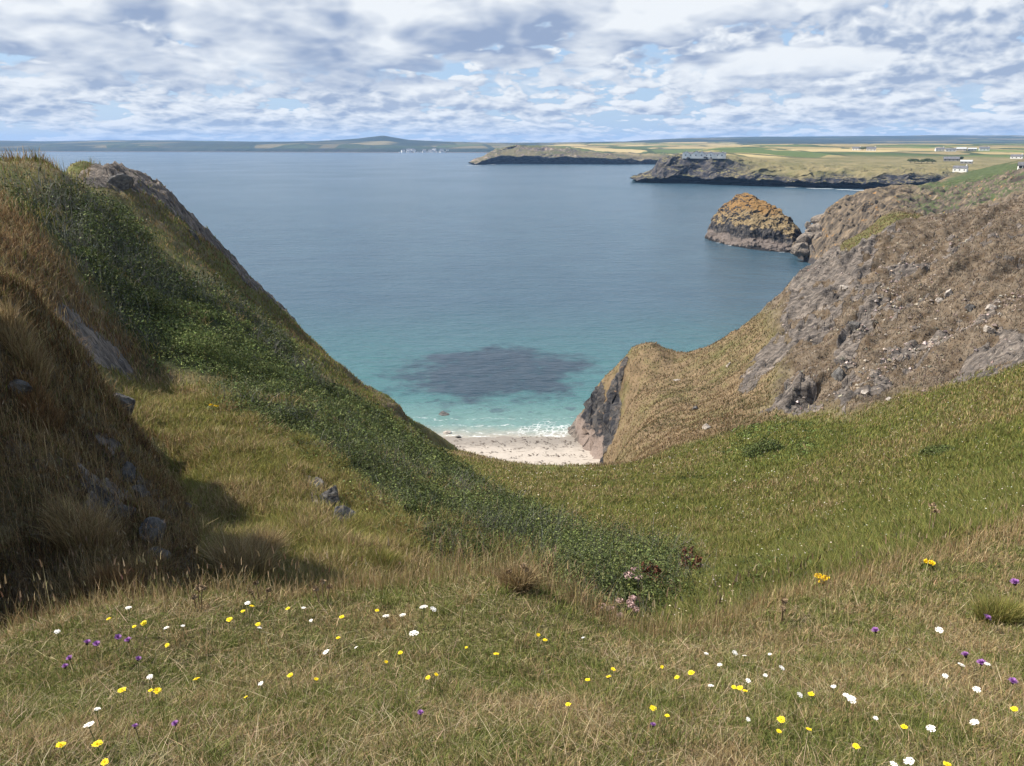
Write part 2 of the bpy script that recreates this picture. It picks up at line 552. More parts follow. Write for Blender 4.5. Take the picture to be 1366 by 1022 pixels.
meadow = patch([(660,625),(800,626),(880,606),(960,582),(1040,560),(1140,556),(1210,528),(1290,510),(1366,490),(1700,410,42),(1800,640,11),(1366,700,9.2),(1200,750,7.8),(1100,778,7.2),(1000,806,6.4),(930,836,5.9),(870,846,5.6),(840,790),(760,730),(690,670)], 0.02, 7.0)
lush = patch([(975,604),(985,572),(1040,558),(1100,566),(1120,590),(1060,612),(1000,620)], 0.02)
lush3 = patch([(862,850,6.2),(890,800),(950,765),(1040,730),(1120,690),(1230,640),(1366,590),(1480,560),(1480,668,11.5),(1366,697,9.6),(1200,749,8.0),(1100,780,7.2),(1000,808,6.6),(930,836,6.1)], 0.02, 6.0)
lush2 = patch([(1230,600),(1290,580),(1366,560),(1450,560),(1366,640),(1240,670)], 0.03)
valley = patch([(165,516,24.5),(230,516),(300,540),(360,580),(440,620),(520,690),(560,735),(575,770,10),(480,788,7.5),(300,800,7.5),(275,745),(262,690),(235,630,16.5),(190,560,19)], 0.014, 8.0)
scrub1 = patch([(24,262),(90,252),(150,280),(200,325),(240,372),(300,395),(350,430),(402,488),(420,520),(330,500),(260,470),(212,470),(190,500,27.5),(175,450),(120,380),(66,310),(30,290)], 0.02, 18.5)
scrub2 = patch([(188,452),(222,414),(270,410),(330,440),(392,500),(400,524),(300,512),(215,505)], 0.012, 18.5)
scrub3 = patch([(296,514),(400,504),(478,540),(552,590),(616,634),(676,672),(772,718),(856,738),(916,750),(904,798,8.4),(800,810,7.2),(712,786,7.2),(620,764),(548,728),(484,672),(420,620),(362,586),(322,566),(284,548)], 0.014, 7.0)
scrub4 = patch([(868,838,7.6),(890,800),(930,782),(1000,766),(1070,762),(1085,776),(1010,800,7.6),(930,838,6.8)], 0.010, 6.3)
lipgrass = patch([(470,535),(560,590),(605,606),(700,625),(740,700),(700,692),(640,664),(560,600)], 0.012, 20)
strip = patch([(130,236,62),(200,300),(260,350),(330,410),(400,470),(480,540),(560,600),(560,580,100),(500,522,101),(418,449,93),(330,372,87),(262,301,79),(190,240,72)], 0.02, 20)
n_big = fbm(np.stack([GX / 9, GY / 9, GZ / 9], 1), 4, 31)
n_mid = fbm(np.stack([GX / 1.6, GY / 1.6, GZ / 1.6], 1), 4, 41)
tawny = patch([(-300,330,22),(-300,240,32),(0,262),(40,300),(80,350),(120,410),(170,452),(205,500,27),(150,506,25),(60,430,20),(0,384,18.5)], 0.02, 17.5)
streak = patch([(1112,336,128),(1150,314,131),(1200,299,132),(1248,287,132),(1254,296,126),(1205,312,120),(1160,330,114),(1128,342,116)], 0.008, 40)
heath = heath * (1 - streak)
scrub = np.clip(union(scrub1, scrub2, scrub3, scrub4), 0, 1)
ROCK = union(rock_l, rock_l2, scar * 0.9, scar2 * 0.8, face, np.maximum.reduce([rk1, rk2, rk3, rk7]) * smooth(n_mid * 0.8 + n_big, -0.42, 0.02), rk4 * smooth(n_mid + n_big, -0.6, -0.1), rk5 * smooth(n_mid + n_big, -0.15, 0.25), rk6 * smooth(n_mid, 0.0, 0.3))
ROCK = np.maximum(ROCK, heath * smooth(n_mid * 0.6 + n_big, 0.22, 0.42))
ROCK = np.maximum(ROCK, (BASEZ < 3.5) * (GY > 80) * 1.0)
ROCK = np.maximum(ROCK, bank * smooth(n_mid, 0.15, 0.28) * 0.9)
ROCK = ROCK * (1 - streak)
# relief: stratified rock, hummocks, tussocky bank
tdir = np.array((0.62, 0.35, 0.70)); ndir = np.array((0.55, -0.80, -0.18)); bdir = np.cross(tdir, ndir)
PG = np.stack([GX, GY, BASEZ], 1)
strata = np.stack([PG @ tdir / 7.0, PG @ ndir / 1.5, PG @ bdir / 3.0], 1)
fine_st = np.stack([PG @ tdir / 2.2, PG @ ndir / 0.45, PG @ bdir / 1.0], 1)
rel = 0.75 * fbm(strata, 4, 5, ridge=True) + 0.25 * fbm(fine_st, 3, 9, ridge=True)
isfar = smooth(GY, 40, 62)
ribs = fbm(np.stack([PG @ tdir / 26.0, PG @ ndir / 6.5, PG @ bdir / 16.0], 1), 4, 19, 0.55, ridge=True)
spur_ = (1 - meadow) * (1 - heath) * (1 - face) * (GX > 6) * smooth(GY, 55, 70) * smooth(118 - GY, 0, 14)
amp = ROCK * (isfar * (1.15 + 1.0 * (GX > 5)) + (1 - isfar) * 0.32)
near_rel = fbm(PG / 0.7, 4, 15, ridge=True)
GZ = BASEZ + amp * (rel * isfar + near_rel * (1 - isfar) - 0.48)
GZ += heath * (0.7 * fbm(PG / 4.5, 4, 51) + 0.7 * rel * (1 - ROCK) + 2.6 * (ribs - 0.35) * smooth(135 - GY, 0, 25)) * smooth(GY, 44, 62)
GZ += spur_ * 0.9 * (ribs - 0.35)
GZ += bank * (0.95 * fbm(PG / 2.2, 4, 61) + 0.16 * n_mid + 0.30 * (fbm(PG / 1.1, 4, 65, ridge=True) - .4))
GZ += strip * (0.75 * fbm(np.stack([PG[:, 0] / 5, PG[:, 1] / 12, PG[:, 2] / 12], 1), 3, 63, ridge=True))
GZ += scrub * (0.25 * n_mid + 0.2) * smooth(GY, 5, 14)
GZ += 0.035 * fbm(PG / 0.35, 3, 71) * smooth(GY, 0, 3) + np.clip(GY / 60, 0, 1) * 0.35 * n_mid * (1 - face)
GZ += valley * 0.22 * fbm(PG / 1.3, 3, 77) + meadow * 0.25 * fbm(PG / 3.0, 3, 78) * smooth(GY, 8, 20)
inner = (GY < 1.2) & (np.hypot(GX, GY) < 6)
GZ = np.where(inner, np.minimum(GZ, 48.5), GZ)

# colour fields of the ground cover (0..1)
dry = np.clip(0.45 + 0.9 * n_big + 0.35 * n_mid, 0, 1)
DRY = dry.copy()
DRY = np.where(valley > 0.5, np.clip(0.22 + 0.8 * n_mid, 0, 1), DRY)
DRY = DRY * (1 - meadow) + meadow * np.clip(0.30 + 0.8 * n_big + 0.4 * n_mid + smooth(BASEZ - 33, 0, 6) * smooth(GX, 18, 30) * 0.35 - 0.6 * union(lush, lush2, lush3), 0, 1)
spur = (1 - meadow) * (1 - heath) * (GX > 6) * smooth(GY, 50, 60)
DRY = np.maximum(DRY, spur * np.clip(0.92 + 0.9 * n_big + 0.5 * n_mid, 0, 1))
DRY = np.where(streak > .4, 0.38 + 0.5 * n_mid, DRY)
BROWN = union(bank * np.clip(0.75 + 1.2 * n_mid, 0, 1), heath, tawny * 0.85, strip * np.clip(0.35 + n_big * 1.6, 0, 1))
LEAF = scrub

m_land, g = material('turf_and_rock')
pos = g.pos()
rk = g.attr('rock'); dr = g.attr('dry'); br = g.attr('brown'); lf = g.attr('leaf'); fc = g.attr('face')
nf = g.noise(pos, 7.0, 5.0, 0.6); nm = g.noise(pos, 1.3, 5.0, 0.6); nl = g.noise(pos, 0.35, 4.0, 0.55)
grass = g.mix(g.math('ADD', dr, g.math('MULTIPLY_ADD', nm, 0.9, -0.45), clamp=True),
              g.mix(nf, (0.055, 0.075, 0.018), (0.11, 0.125, 0.035)), g.mix(nf, (0.115, 0.082, 0.048), (0.215, 0.155, 0.095)))
brown = g.mix(g.step(nm, 0.3, 0.7), g.mix(nf, (0.055, 0.038, 0.024), (0.11, 0.078, 0.05)), g.mix(nf, (0.11, 0.088, 0.064), (0.20, 0.16, 0.12)))
stones = g.vor(pos, 2.6, 'F1', 'Distance')
sp = g.math('MULTIPLY', g.step(stones, 0.22, 0.12), g.step(g.noise(pos, 0.16, 3.0, 0.6), 0.52, 0.66))
far_y = g.n('ShaderNodeSeparateXYZ'); g.put(far_y.inputs[0], pos)
sp = g.math('MULTIPLY', sp, g.step(far_y.outputs[1], 40, 55))
brown = g.mix(sp, brown, (0.42, 0.34, 0.28))
leafc = g.mix(nf, (0.012, 0.018, 0.007), (0.035, 0.045, 0.014))
# rock: tilted bands, dark clefts, pale lichen
mp = g.n('ShaderNodeMapping'); g.put(mp.inputs[0], pos)
mp.inputs['Rotation'].default_value = (R(35), R(-38), R(25)); mp.inputs['Scale'].default_value = (0.28, 1.5, 0.5)
bands = g.noise(mp.outputs[0], 1.0, 7.0, 0.65, 0.4)
rockc = g.ramp(bands, [(0.27, (0.022, 0.020, 0.021)), (0.42, (0.082, 0.072, 0.066)), (0.56, (0.155, 0.132, 0.115)), (0.74, (0.30, 0.25, 0.21))])
rockc = g.mix(g.step(g.noise(pos, 2.2, 4.0, 0.6), 0.60, 0.70, 0, 0.55), rockc, (0.28, 0.26, 0.22))
rockc = g.vmath('SCALE', rockc, g.fmix(g.step(g.noise(g.vmath('SCALE', mp.outputs[0], 3.7), 1.0, 5.0, 0.7, 0.2), 0.36, 0.62), 0.55, 1.22))
# spur face: black upper wall over a washed pale band, rusty streaks
hz = g.math('ADD', far_y.outputs[2], g.math('MULTIPLY_ADD', nl, 5.0, g.math('MULTIPLY_ADD', nm, 3.0, -4.0)))
facec = g.mix(g.step(hz, 3.2, 4.4), g.mix(nm, (0.15, 0.12, 0.105), (0.28, 0.22, 0.19)), g.mix(g.step(bands, 0.42, 0.62), (0.022, 0.023, 0.028), (0.085, 0.08, 0.078)))
facec = g.mix(g.math('MULTIPLY', g.step(hz, 4.2, 7), g.step(bands, 0.60, 0.68, 0, 0.8)), facec, (0.26, 0.15, 0.08))
rockc = g.mix(fc, rockc, facec)
c = g.mix(br, grass, brown)
c = g.mix(g.math('MULTIPLY', lf, 0.9), c, leafc)
c = g.vmath('SCALE', c, g.fmix(g.step(g.noise(pos, 0.55, 5.0, 0.65), 0.3, 0.7), 0.68, 1.2))
rmask = g.step(g.math('ADD', rk, g.math('MULTIPLY_ADD', nm, 0.7, -0.35)), 0.42, 0.58)
c = g.mix(rmask, c, rockc)
hgt = g.math('ADD', g.math('MULTIPLY', nm, 0.6), g.math('ADD', g.math('MULTIPLY', nf, 0.25), g.math('MULTIPLY', g.math('MULTIPLY', bands, rmask), 1.0)))
g.out(g.bsdf(c, 0.95, g.bump(hgt, 0.35, 0.9), 0.1))

fr_ = fbm(np.stack([PG[:, 0] / 3.5, PG[:, 1] / 3.5, PG[:, 2] / 2.0], 1), 5, 441, 0.6, ridge=True) - 0.4
fk = face * smooth(GY, 90, 100)
nose = smooth(GY, 108, 116) * (GX > 8) * (1 - face) * (1 - heath) * smooth(BASEZ, 4, 8)
GZ = GZ + nose * 0.9 * fbm(PG / 2.6, 4, 447)
hill = mesh_np('hillside', np.stack([GX - fk * 2.4 * fr_, GY - fk * 1.6 * fr_, GZ + fk * 0.5 * fr_], 1), grid_faces(NL, NA), m_land, True,
               {'rock': ROCK, 'dry': DRY, 'brown': BROWN, 'leaf': LEAF, 'face': face})
tag(hill, kind='structure')


def land_z(x, y): return grid_at(GZ, x, y)
def on_land(u, v, ymin=1.5): 
    x, y = ground(u, v, ymin, arr=GZ)
    return np.array((x, y, float(land_z([x], [y])[0])))


# ------------------------------------------------------------------ sea, beach
WL = sea_at(683, 583)            # waterline in the middle of the cove
m_sea, g = material('sea_water')
pos = g.pos()
px = g.n('ShaderNodeSeparateXYZ'); g.put(px.inputs[0], pos)
X_, Y_ = px.outputs[0], px.outputs[1]
wob = g.noise(pos, 0.035, 4.0, 0.55)
wob2 = g.noise(pos, 0.25, 4.0, 0.6)
off = g.math('SUBTRACT', Y_, float(WL[1]))
offw = g.math('ADD', off, g.math('MULTIPLY_ADD', wob, 40.0, -20.0))
shal = g.math('ADD', off, g.math('MULTIPLY_ADD', wob2, 5.0, -2.5))
# open water -> teal -> pale sandy shallows, the colours of the water itself over sand
deep = g.mix(g.step(wob, 0.35, 0.65), (0.036, 0.073, 0.104), (0.043, 0.084, 0.115))
teal = g.mix(g.step(wob2, 0.3, 0.7), (0.044, 0.122, 0.128), (0.054, 0.144, 0.144))
col = g.mix(g.step(offw, 0.0, 135.0), teal, deep)
col = g.mix(g.step(shal, 4.0, 26.0), (0.125, 0.215, 0.20), col)
col = g.mix(g.step(shal, -1.0, 7.0), (0.33, 0.30, 0.25), col)
# weedy reef under the bay
RC = sea_at(656, 494); RE = sea_at(785, 494); RT = sea_at(656, 462)
ex = g.math('DIVIDE', g.math('SUBTRACT', X_, float(RC[0])), float(RE[0] - RC[0]))
ey = g.math('DIVIDE', g.math('SUBTRACT', Y_, float(RC[1])), float(RT[1] - RC[1]))
rr = g.math('SQRT', g.math('ADD', g.math('MULTIPLY', ex, ex), g.math('MULTIPLY', ey, ey)))
rr = g.math('ADD', rr, g.math('ADD', g.math('MULTIPLY_ADD', wob2, 0.6, -0.30), g.math('MULTIPLY_ADD', g.noise(pos, 0.07, 4.0, 0.6), 1.8, -0.9)))
reef = g.math('MULTIPLY', g.step(rr, 1.20, 0.72, 0, 0.9), g.step(wob2, 0.30, 0.42, 0.72, 1.0))
col = g.mix(reef, col, g.mix(g.step(wob2, 0.35, 0.65), (0.018, 0.032, 0.050), (0.032, 0.043, 0.062)))
sml = g.math('MULTIPLY', g.step(g.noise(pos, 0.22, 3.0, 0.5, 0.0), 0.60, 0.68, 0, 0.55), g.math('MULTIPLY', g.step(off, 8, 14), g.step(off, 40, 26)))
col = g.mix(sml, col, (0.04, 0.06, 0.08))
# surf lace
SF = sea_at(745, 574)
fx = g.math('DIVIDE', g.math('SUBTRACT', X_, float(SF[0])), 9.0)
fy = g.math('DIVIDE', g.math('SUBTRACT', Y_, float(SF[1])), 4.5)
fr = g.math('SQRT', g.math('ADD', g.math('MULTIPLY', fx, fx), g.math('MULTIPLY', fy, fy)))
jig = g.vmath('ADD', pos, g.vmath('SCALE', g.noise(pos, 0.6, 3.0, 0.6, 0.0, 1), 1.6))
lace = g.vor(jig, 0.85, 'DISTANCE_TO_EDGE', 'Distance')
lace = g.math('MULTIPLY', g.step(lace, 0.13, 0.02), g.step(g.math('ADD', fr, g.math('MULTIPLY_ADD', wob2, 2.0, -1.0)), 1.05, 0.55, 0, 0.6))
swash = g.math('ADD', shal, g.math('MULTIPLY_ADD', g.noise(pos, 0.12, 2.0, 0.5), 5.0, -2.5))
lines = None
for d0, wd, am in ((0.2, 0.45, 0.85), (2.4, 0.30, 0.7), (5.5, 0.30, 0.55), (9.5, 0.25, 0.35)):
    e_ = g.step(g.math('ABSOLUTE', g.math('SUBTRACT', swash, d0)), wd, wd * 0.2, 0, am)
    e_ = g.math('MULTIPLY', e_, g.step(g.noise(pos, 0.4 + d0 * .1, 3.0, 0.6), 0.44, 0.58))
    lines = e_ if lines is None else g.math('MAXIMUM', lines, e_)
foam = g.math('MAXIMUM', lace, lines)
col = g.mix(foam, col, (0.62, 0.64, 0.64))
# waves, crests lying across the view
mp = g.n('ShaderNodeMapping'); g.put(mp.inputs[0], pos); mp.inputs['Scale'].default_value = (0.45, 1.0, 1.0); mp.inputs['Rotation'].default_value = (0, 0, R(8))
h1 = g.noise(mp.outputs[0], 0.16, 3.0, 0.55); h2 = g.noise(mp.outputs[0], 0.75, 4.0, 0.6)
swell = g.math('ADD', g.math('MULTIPLY', h1, 1.6), g.math('MULTIPLY', h2, 0.75))
gust = g.noise(pos, 0.006, 3.0, 0.5)
b = g.n('ShaderNodeBsdfPrincipled')
g.put(b.inputs['Base Color'], col)
g.put(b.inputs['Roughness'], g.math('MAXIMUM', g.math('MULTIPLY_ADD', gust, 0.2, 0.12), g.math('MULTIPLY', foam, 0.9)))
b.inputs['Specular IOR Level'].default_value = 0.42
b.inputs['IOR'].default_value = 1.33
g.put(b.inputs['Normal'], g.bump(swell, 1.0, 0.85))
g.out(b.outputs[0])
ys = np.concatenate([np.linspace(60, 400, 35), np.geomspace(430, 11500, 30)])
xs = np.linspace(-1, 1, 41)
V = np.array([(x * 11500, y, 0.0) for y in ys for x in xs])
tag(mesh_np('sea', V, grid_faces(len(ys), len(xs)), m_sea), kind='structure')

m_sand, g = material('beach_sand')
pos = g.pos()
px = g.n('ShaderNodeSeparateXYZ'); g.put(px.inputs[0], pos)
n1 = g.noise(pos, 0.9, 5.0, 0.6); n2 = g.noise(pos, 12.0, 3.0, 0.6)
wet = g.step(g.math('ADD', px.outputs[2], g.math('MULTIPLY_ADD', n1, 0.4, -0.2)), 0.15, 0.55)
dryc = g.mix(n2, g.mix(n1, (0.32, 0.28, 0.235), (0.42, 0.37, 0.32)), (0.40, 0.355, 0.31))
mp = g.n('ShaderNodeMapping'); g.put(mp.inputs[0], pos); mp.inputs['Scale'].default_value = (0.35, 1.0, 1.0)
wrack = g.math('MULTIPLY', g.step(g.noise(mp.outputs[0], 1.6, 6.0, 0.75), 0.56, 0.64), 0.75)
sc_ = g.mix(wet, (0.22, 0.195, 0.17), dryc)
sc_ = g.mix(wrack, sc_, (0.10, 0.075, 0.06))
g.out(g.bsdf(sc_, 0.9, g.bump(n1, 0.15, 0.6)))
bu = np.linspace(-30, 34, 120); bv = np.linspace(88, WL[1] + 6, 90)
BX, BY = np.meshgrid(bu, bv)
BZ = (WL[1] - BY) * 0.062
BZ = BZ + 0.10 * fbm(np.stack([BX.ravel() / 3, BY.ravel() / 3, 0 * BX.ravel()], 1), 3, 81).reshape(BX.shape)
tag(mesh_np('beach', np.stack([BX, BY, BZ], -1).reshape(-1, 3), grid_faces(90, 120), m_sand), kind='structure')

# ------------------------------------------------------------------ surveyed strips of farther coast
def strip_land(name, cols, mat, nc, nr, na=0.0, ns=60.0, plan=0.0, crag=None, zmin=-4.0, seed=0, rows=None):
    """cols: {u: [(Y, v) ...]} sighted rows from the shore inland; heights follow from the sight lines"""
    us = sorted(cols); K = len(cols[us[0]])
    key = np.array([[(at(u, v, Y) if not isinstance(v, tuple) else np.array((at(u, 200, Y)[0], Y, v[0]))) for (Y, v) in cols[u]] for u in us])
    uu = np.linspace(us[0], us[-1], nc)
    seg = []
    for k in range(K - 1):
        m = rows[k] if rows else nr // (K - 1)
        seg += [(k, t) for t in np.linspace(0, 1, m, endpoint=False)]
    seg.append((K - 2, 1.0))
    out = np.empty((len(seg), nc, 3))
    for c in range(3):
        colk = np.array([np.interp(uu, us, key[:, k, c]) for k in range(K)])
        for i, (k, t) in enumerate(seg):
            out[i, :, c] = colk[k] * (1 - t) + colk[k + 1] * t
    V = out.reshape(-1, 3)
    # crags and coves: the shore wanders and the ground undulates
    kk = np.repeat([k + t for k, t in seg], nc)
    n3 = V / ns
    if plan:
        V[:, 1] += plan * fbm(n3 * 1.0, 5, seed + 3, 0.55) * np.clip(2.2 - kk * 0.6, 0.15, 1)
        V[:, 0] += 0.5 * plan * fbm(n3 * 1.0, 5, seed + 8, 0.55) * np.clip(2.2 - kk * 0.6, 0.15, 1)
    if na:
        V[:, 2] += na * fbm(n3, 5, seed + 13, 0.55) * np.clip(kk, 0, 1)
    if crag:
        V[:, 2] += crag[0] * fbm(V / crag[1], 4, seed + 21, ridge=True) * np.clip(kk * 3, 0, 1) * np.clip(crag[2] - kk, 0, 1)
    V[:, 2] = np.maximum(V[:, 2], zmin)
    bare = np.ones(len(V))
    if name == 'headland':
        bare = np.maximum(smooth(-V[:, 0] + 60 * fbm(V / 90, 3, 77), -330, -250), smooth(-V[:, 2] + 9 * fbm(V / 50, 3, 79), -17, -11))
    if name == 'cove_cliffs':
        V[:, 2] += 2.2 * (fbm(np.stack([(V @ tdir) / 9, (V @ ndir) / 2.2, (V @ bdir) / 5], 1), 4, 433, 0.55, ridge=True) - .4) * np.clip(kk * 2, 0, 1) * np.clip(3.6 - kk, 0, 1) * smooth(-V[:, 0], -175, -150)
    return mesh_np(name, V, grid_faces(len(seg), nc), mat, True, {'bare': bare})


def coast_material(name, cell, grass_a, grass_b, rock_dark, rock_pale, nscale, steep=(0.80, 0.62), fields=1.0, lichen=0.0, pale_amt=0.5):
    m, g = material(name)
    pos = g.pos()
    s = g.n('ShaderNodeSeparateXYZ'); g.put(s.inputs[0], pos)
    nz = g.n('ShaderNodeSeparateXYZ'); g.put(nz.inputs[0], g.n('ShaderNodeNewGeometry').outputs['True Normal'])
    n1 = g.noise(pos, nscale, 5.0, 0.6); n2 = g.noise(pos, nscale * 5, 4.0, 0.6)
    fp = g.n('ShaderNodeCombineXYZ'); g.put(fp.inputs[0], s.outputs[0]); g.put(fp.inputs[1], g.math('MULTIPLY', s.outputs[1], 0.55))
    v = g.n('ShaderNodeTexVoronoi', distance='MANHATTAN'); g.put(v.inputs['Vector'], fp.outputs[0]); v.inputs['Scale'].default_value = 1.0 / cell
    ve = g.n('ShaderNodeTexVoronoi', feature='DISTANCE_TO_EDGE'); g.put(ve.inputs['Vector'], fp.outputs[0]); ve.inputs['Scale'].default_value = 1.0 / cell
    cr = g.n('ShaderNodeSeparateColor'); g.put(cr.inputs[0], v.outputs['Color'])
    fcol = g.ramp(cr.outputs[0], [(0.0, (0.30, 0.235, 0.11)), (0.30, (0.38, 0.30, 0.15)), (0.48, (0.22, 0.175, 0.09)), (0.62, (0.085, 0.115, 0.038)), (0.78, (0.12, 0.15, 0.05)), (0.88, (0.06, 0.085, 0.03))], 'CONSTANT')
    fcol = g.mix(g.step(ve.outputs['Distance'], 0.06, 0.03, 0, 0.85), fcol, (0.035, 0.05, 0.022))
    rough_g = g.mix(g.step(n1, 0.35, 0.65), grass_a, grass_b)
    flat_ = g.math('MULTIPLY', g.attr('field'), fields)
    c = g.mix(flat_, rough_g, fcol)
    rockc = g.mix(g.step(n2, 0.38, 0.66), rock_dark, g.mix(pale_amt, rock_dark, rock_pale))
    c = g.mix(g.math('MULTIPLY', g.attr('bare'), g.step(g.math('ADD', nz.outputs[2], g.math('MULTIPLY_ADD', n2, 0.3, -0.15)), steep[0], steep[1])), c, rockc)
    c = g.mix(g.step(g.math('ADD', s.outputs[2], g.math('MULTIPLY_ADD', n2, 4.0, -2.0)), 4.5, 2.5), c, g.mix(n2, (0.075, 0.062, 0.055), (0.17, 0.14, 0.12)))
    g.out(g.bsdf(c, 0.95, g.bump(n2, 1.5 / nscale * 0.06, 0.8), 0.1))
    return m


def set_field(o, lo_z, lo_y, hi_y):
    co = np.empty(len(o.data.vertices) * 3, np.float32); o.data.vertices.foreach_get('co', co); co = co.reshape(-1, 3)
    n = fbm(co / np.array((260.0, 260.0, 60.0)), 3, 91)
    f = smooth(co[:, 2] + 5 * n, lo_z, lo_z + 4) * smooth(co[:, 1] + 120 * n, lo_y, hi_y)
    o.data.attributes.new('field', 'FLOAT', 'POINT').data.foreach_set('value', f.astype(np.float32))


def sh(u, v): return sea_at(u, v)[1]
# middle headland with the hotel
MH = {
 846: [(sh(846,233.5),(-2,)),(1085,(1,)),(1110,(3,)),(1150,(3,)),(1220,(-3,)),(1300,(-4,)),(1500,(-4,))],
 872: [(sh(872,236),(-2,)),(1060,(3,)),(1090,(8,)),(1140,(14,)),(1230,(10,)),(1330,(-3,)),(1500,(-4,))],
 884: [(sh(884,237),(-2,)),(1052,(5,)),(1085,(25,)),(1130,(29,)),(1300,(26,)),(1500,(8,)),(1700,(-4,))],
 905: [(sh(905,238.5),(-2,)),(1046,(6,)),(1085,(31,)),(1130,(34,)),(1350,(34,)),(1700,(30,)),(2300,(22,))],
 960: [(sh(960,241),(-2,)),(1010,(6,)),(1060,(29,)),(1130,(34,)),(1400,(37,)),(1900,(40,)),(2600,(42,))],
 1010: [(sh(1010,243.5),(-2,)),(985,(5,)),(1030,(18,)),(1110,(29,)),(1400,(36,)),(2000,(41,)),(2900,(48,))],
 1060: [(sh(1060,246),(-2,)),(955,(4,)),(990,(14,)),(1090,(24,)),(1400,(35,)),(2000,(41,)),(3000,(50,))],
 1120: [(sh(1120,249),(-2,)),(930,(4,)),(960,(13,)),(1080,(22,)),(1400,(33,)),(2000,(41,)),(3000,(50,))],
 1180: [(sh(1180,250),(-2,)),(910,(4,)),(940,(14,)),(1060,(22,)),(1400,(33,)),(2000,(42,)),(3000,(51,))],
 1240: [(sh(1240,250),(-2,)),(900,(4,)),(930,(13,)),(1050,(22,)),(1400,(33,)),(2000,(42,)),(3000,(51,))],
 1450: [(sh(1450,246),(-2,)),(930,(6,)),(960,(16,)),(1050,(24,)),(1400,(35,)),(2000,(43,)),(3000,(51,))],
 1700: [(sh(1700,246),(-2,)),(930,(6,)),(960,(16,)),(1050,(24,)),(1400,(35,)),(2000,(43,)),(3000,(51,))]}
m_mid = coast_material('headland_turf', 170.0, (0.20, 0.165, 0.085), (0.125, 0.115, 0.052), (0.020, 0.021, 0.028), (0.15, 0.13, 0.11), 0.03, (0.955, 0.88))
o = strip_land('headland', MH, m_mid, 620, 0, 1.2, 45.0, 34.0, (6.0, 26.0, 3.4), seed=100, rows=[10, 26, 26, 30, 24, 20])
set_field(o, 28, 1120, 1230); tag(o, kind='structure')
# farther headland across the bay
FH = {
 628: [(sh(628,219),(-2,)),(2000,(0,)),(2060,(1,)),(2200,(-2,)),(2700,(-4,)),(3400,(-4,))],
 645: [(sh(645,218),(-2,)),(2050,(8,)),(2120,(14,)),(2300,(6,)),(2800,(-4,)),(3600,(-4,))],
 668: [(sh(668,217.5),(-2,)),(2080,(14,)),(2160,(35,)),(2400,(36,)),(2900,(14,)),(3700,(-4,))],
 690: [(sh(690,217.5),(-2,)),(2080,(16,)),(2170,(42,)),(2500,(44,)),(3100,(42,)),(4300,(30,))],
 760: [(sh(760,218),(-2,)),(2070,(13,)),(2150,(34,)),(2500,(41,)),(3300,(42,)),(4600,(52,))],
 800: [(sh(800,218),(-2,)),(2060,(11,)),(2140,(22,)),(2500,(33,)),(3300,(42,)),(4700,(54,))],
 850: [(sh(850,219),(-2,)),(2030,(7,)),(2100,(14,)),(2500,(30,)),(3300,(42,)),(4800,(56,))],
 900: [(sh(900,219),(-2,)),(2040,(6,)),(2120,(14,)),(2500,(30,)),(3300,(43,)),(4900,(60,))],
 960: [(sh(960,219),(-2,)),(2040,(8,)),(2120,(18,)),(2600,(33,)),(3400,(45,)),(4900,(62,))],
 1000: [(sh(1000,219),(-2,)),(2040,(8,)),(2120,(18,)),(2600,(33,)),(3400,(40,)),(4900,(55,))]}
m_fh = coast_material('far_headland_turf', 210.0, (0.14, 0.115, 0.065), (0.085, 0.085, 0.040), (0.085, 0.070, 0.064), (0.34, 0.26, 0.20), 0.016, (0.95, 0.84), pale_amt=0.9)
o = strip_land('far_headland', FH, m_fh, 360, 0, 2.5, 110.0, 60.0, (7.0, 60.0, 3.2), seed=200, rows=[12, 20, 26, 26, 16])
set_field(o, 17, 2120, 2260); tag(o, kind='structure')
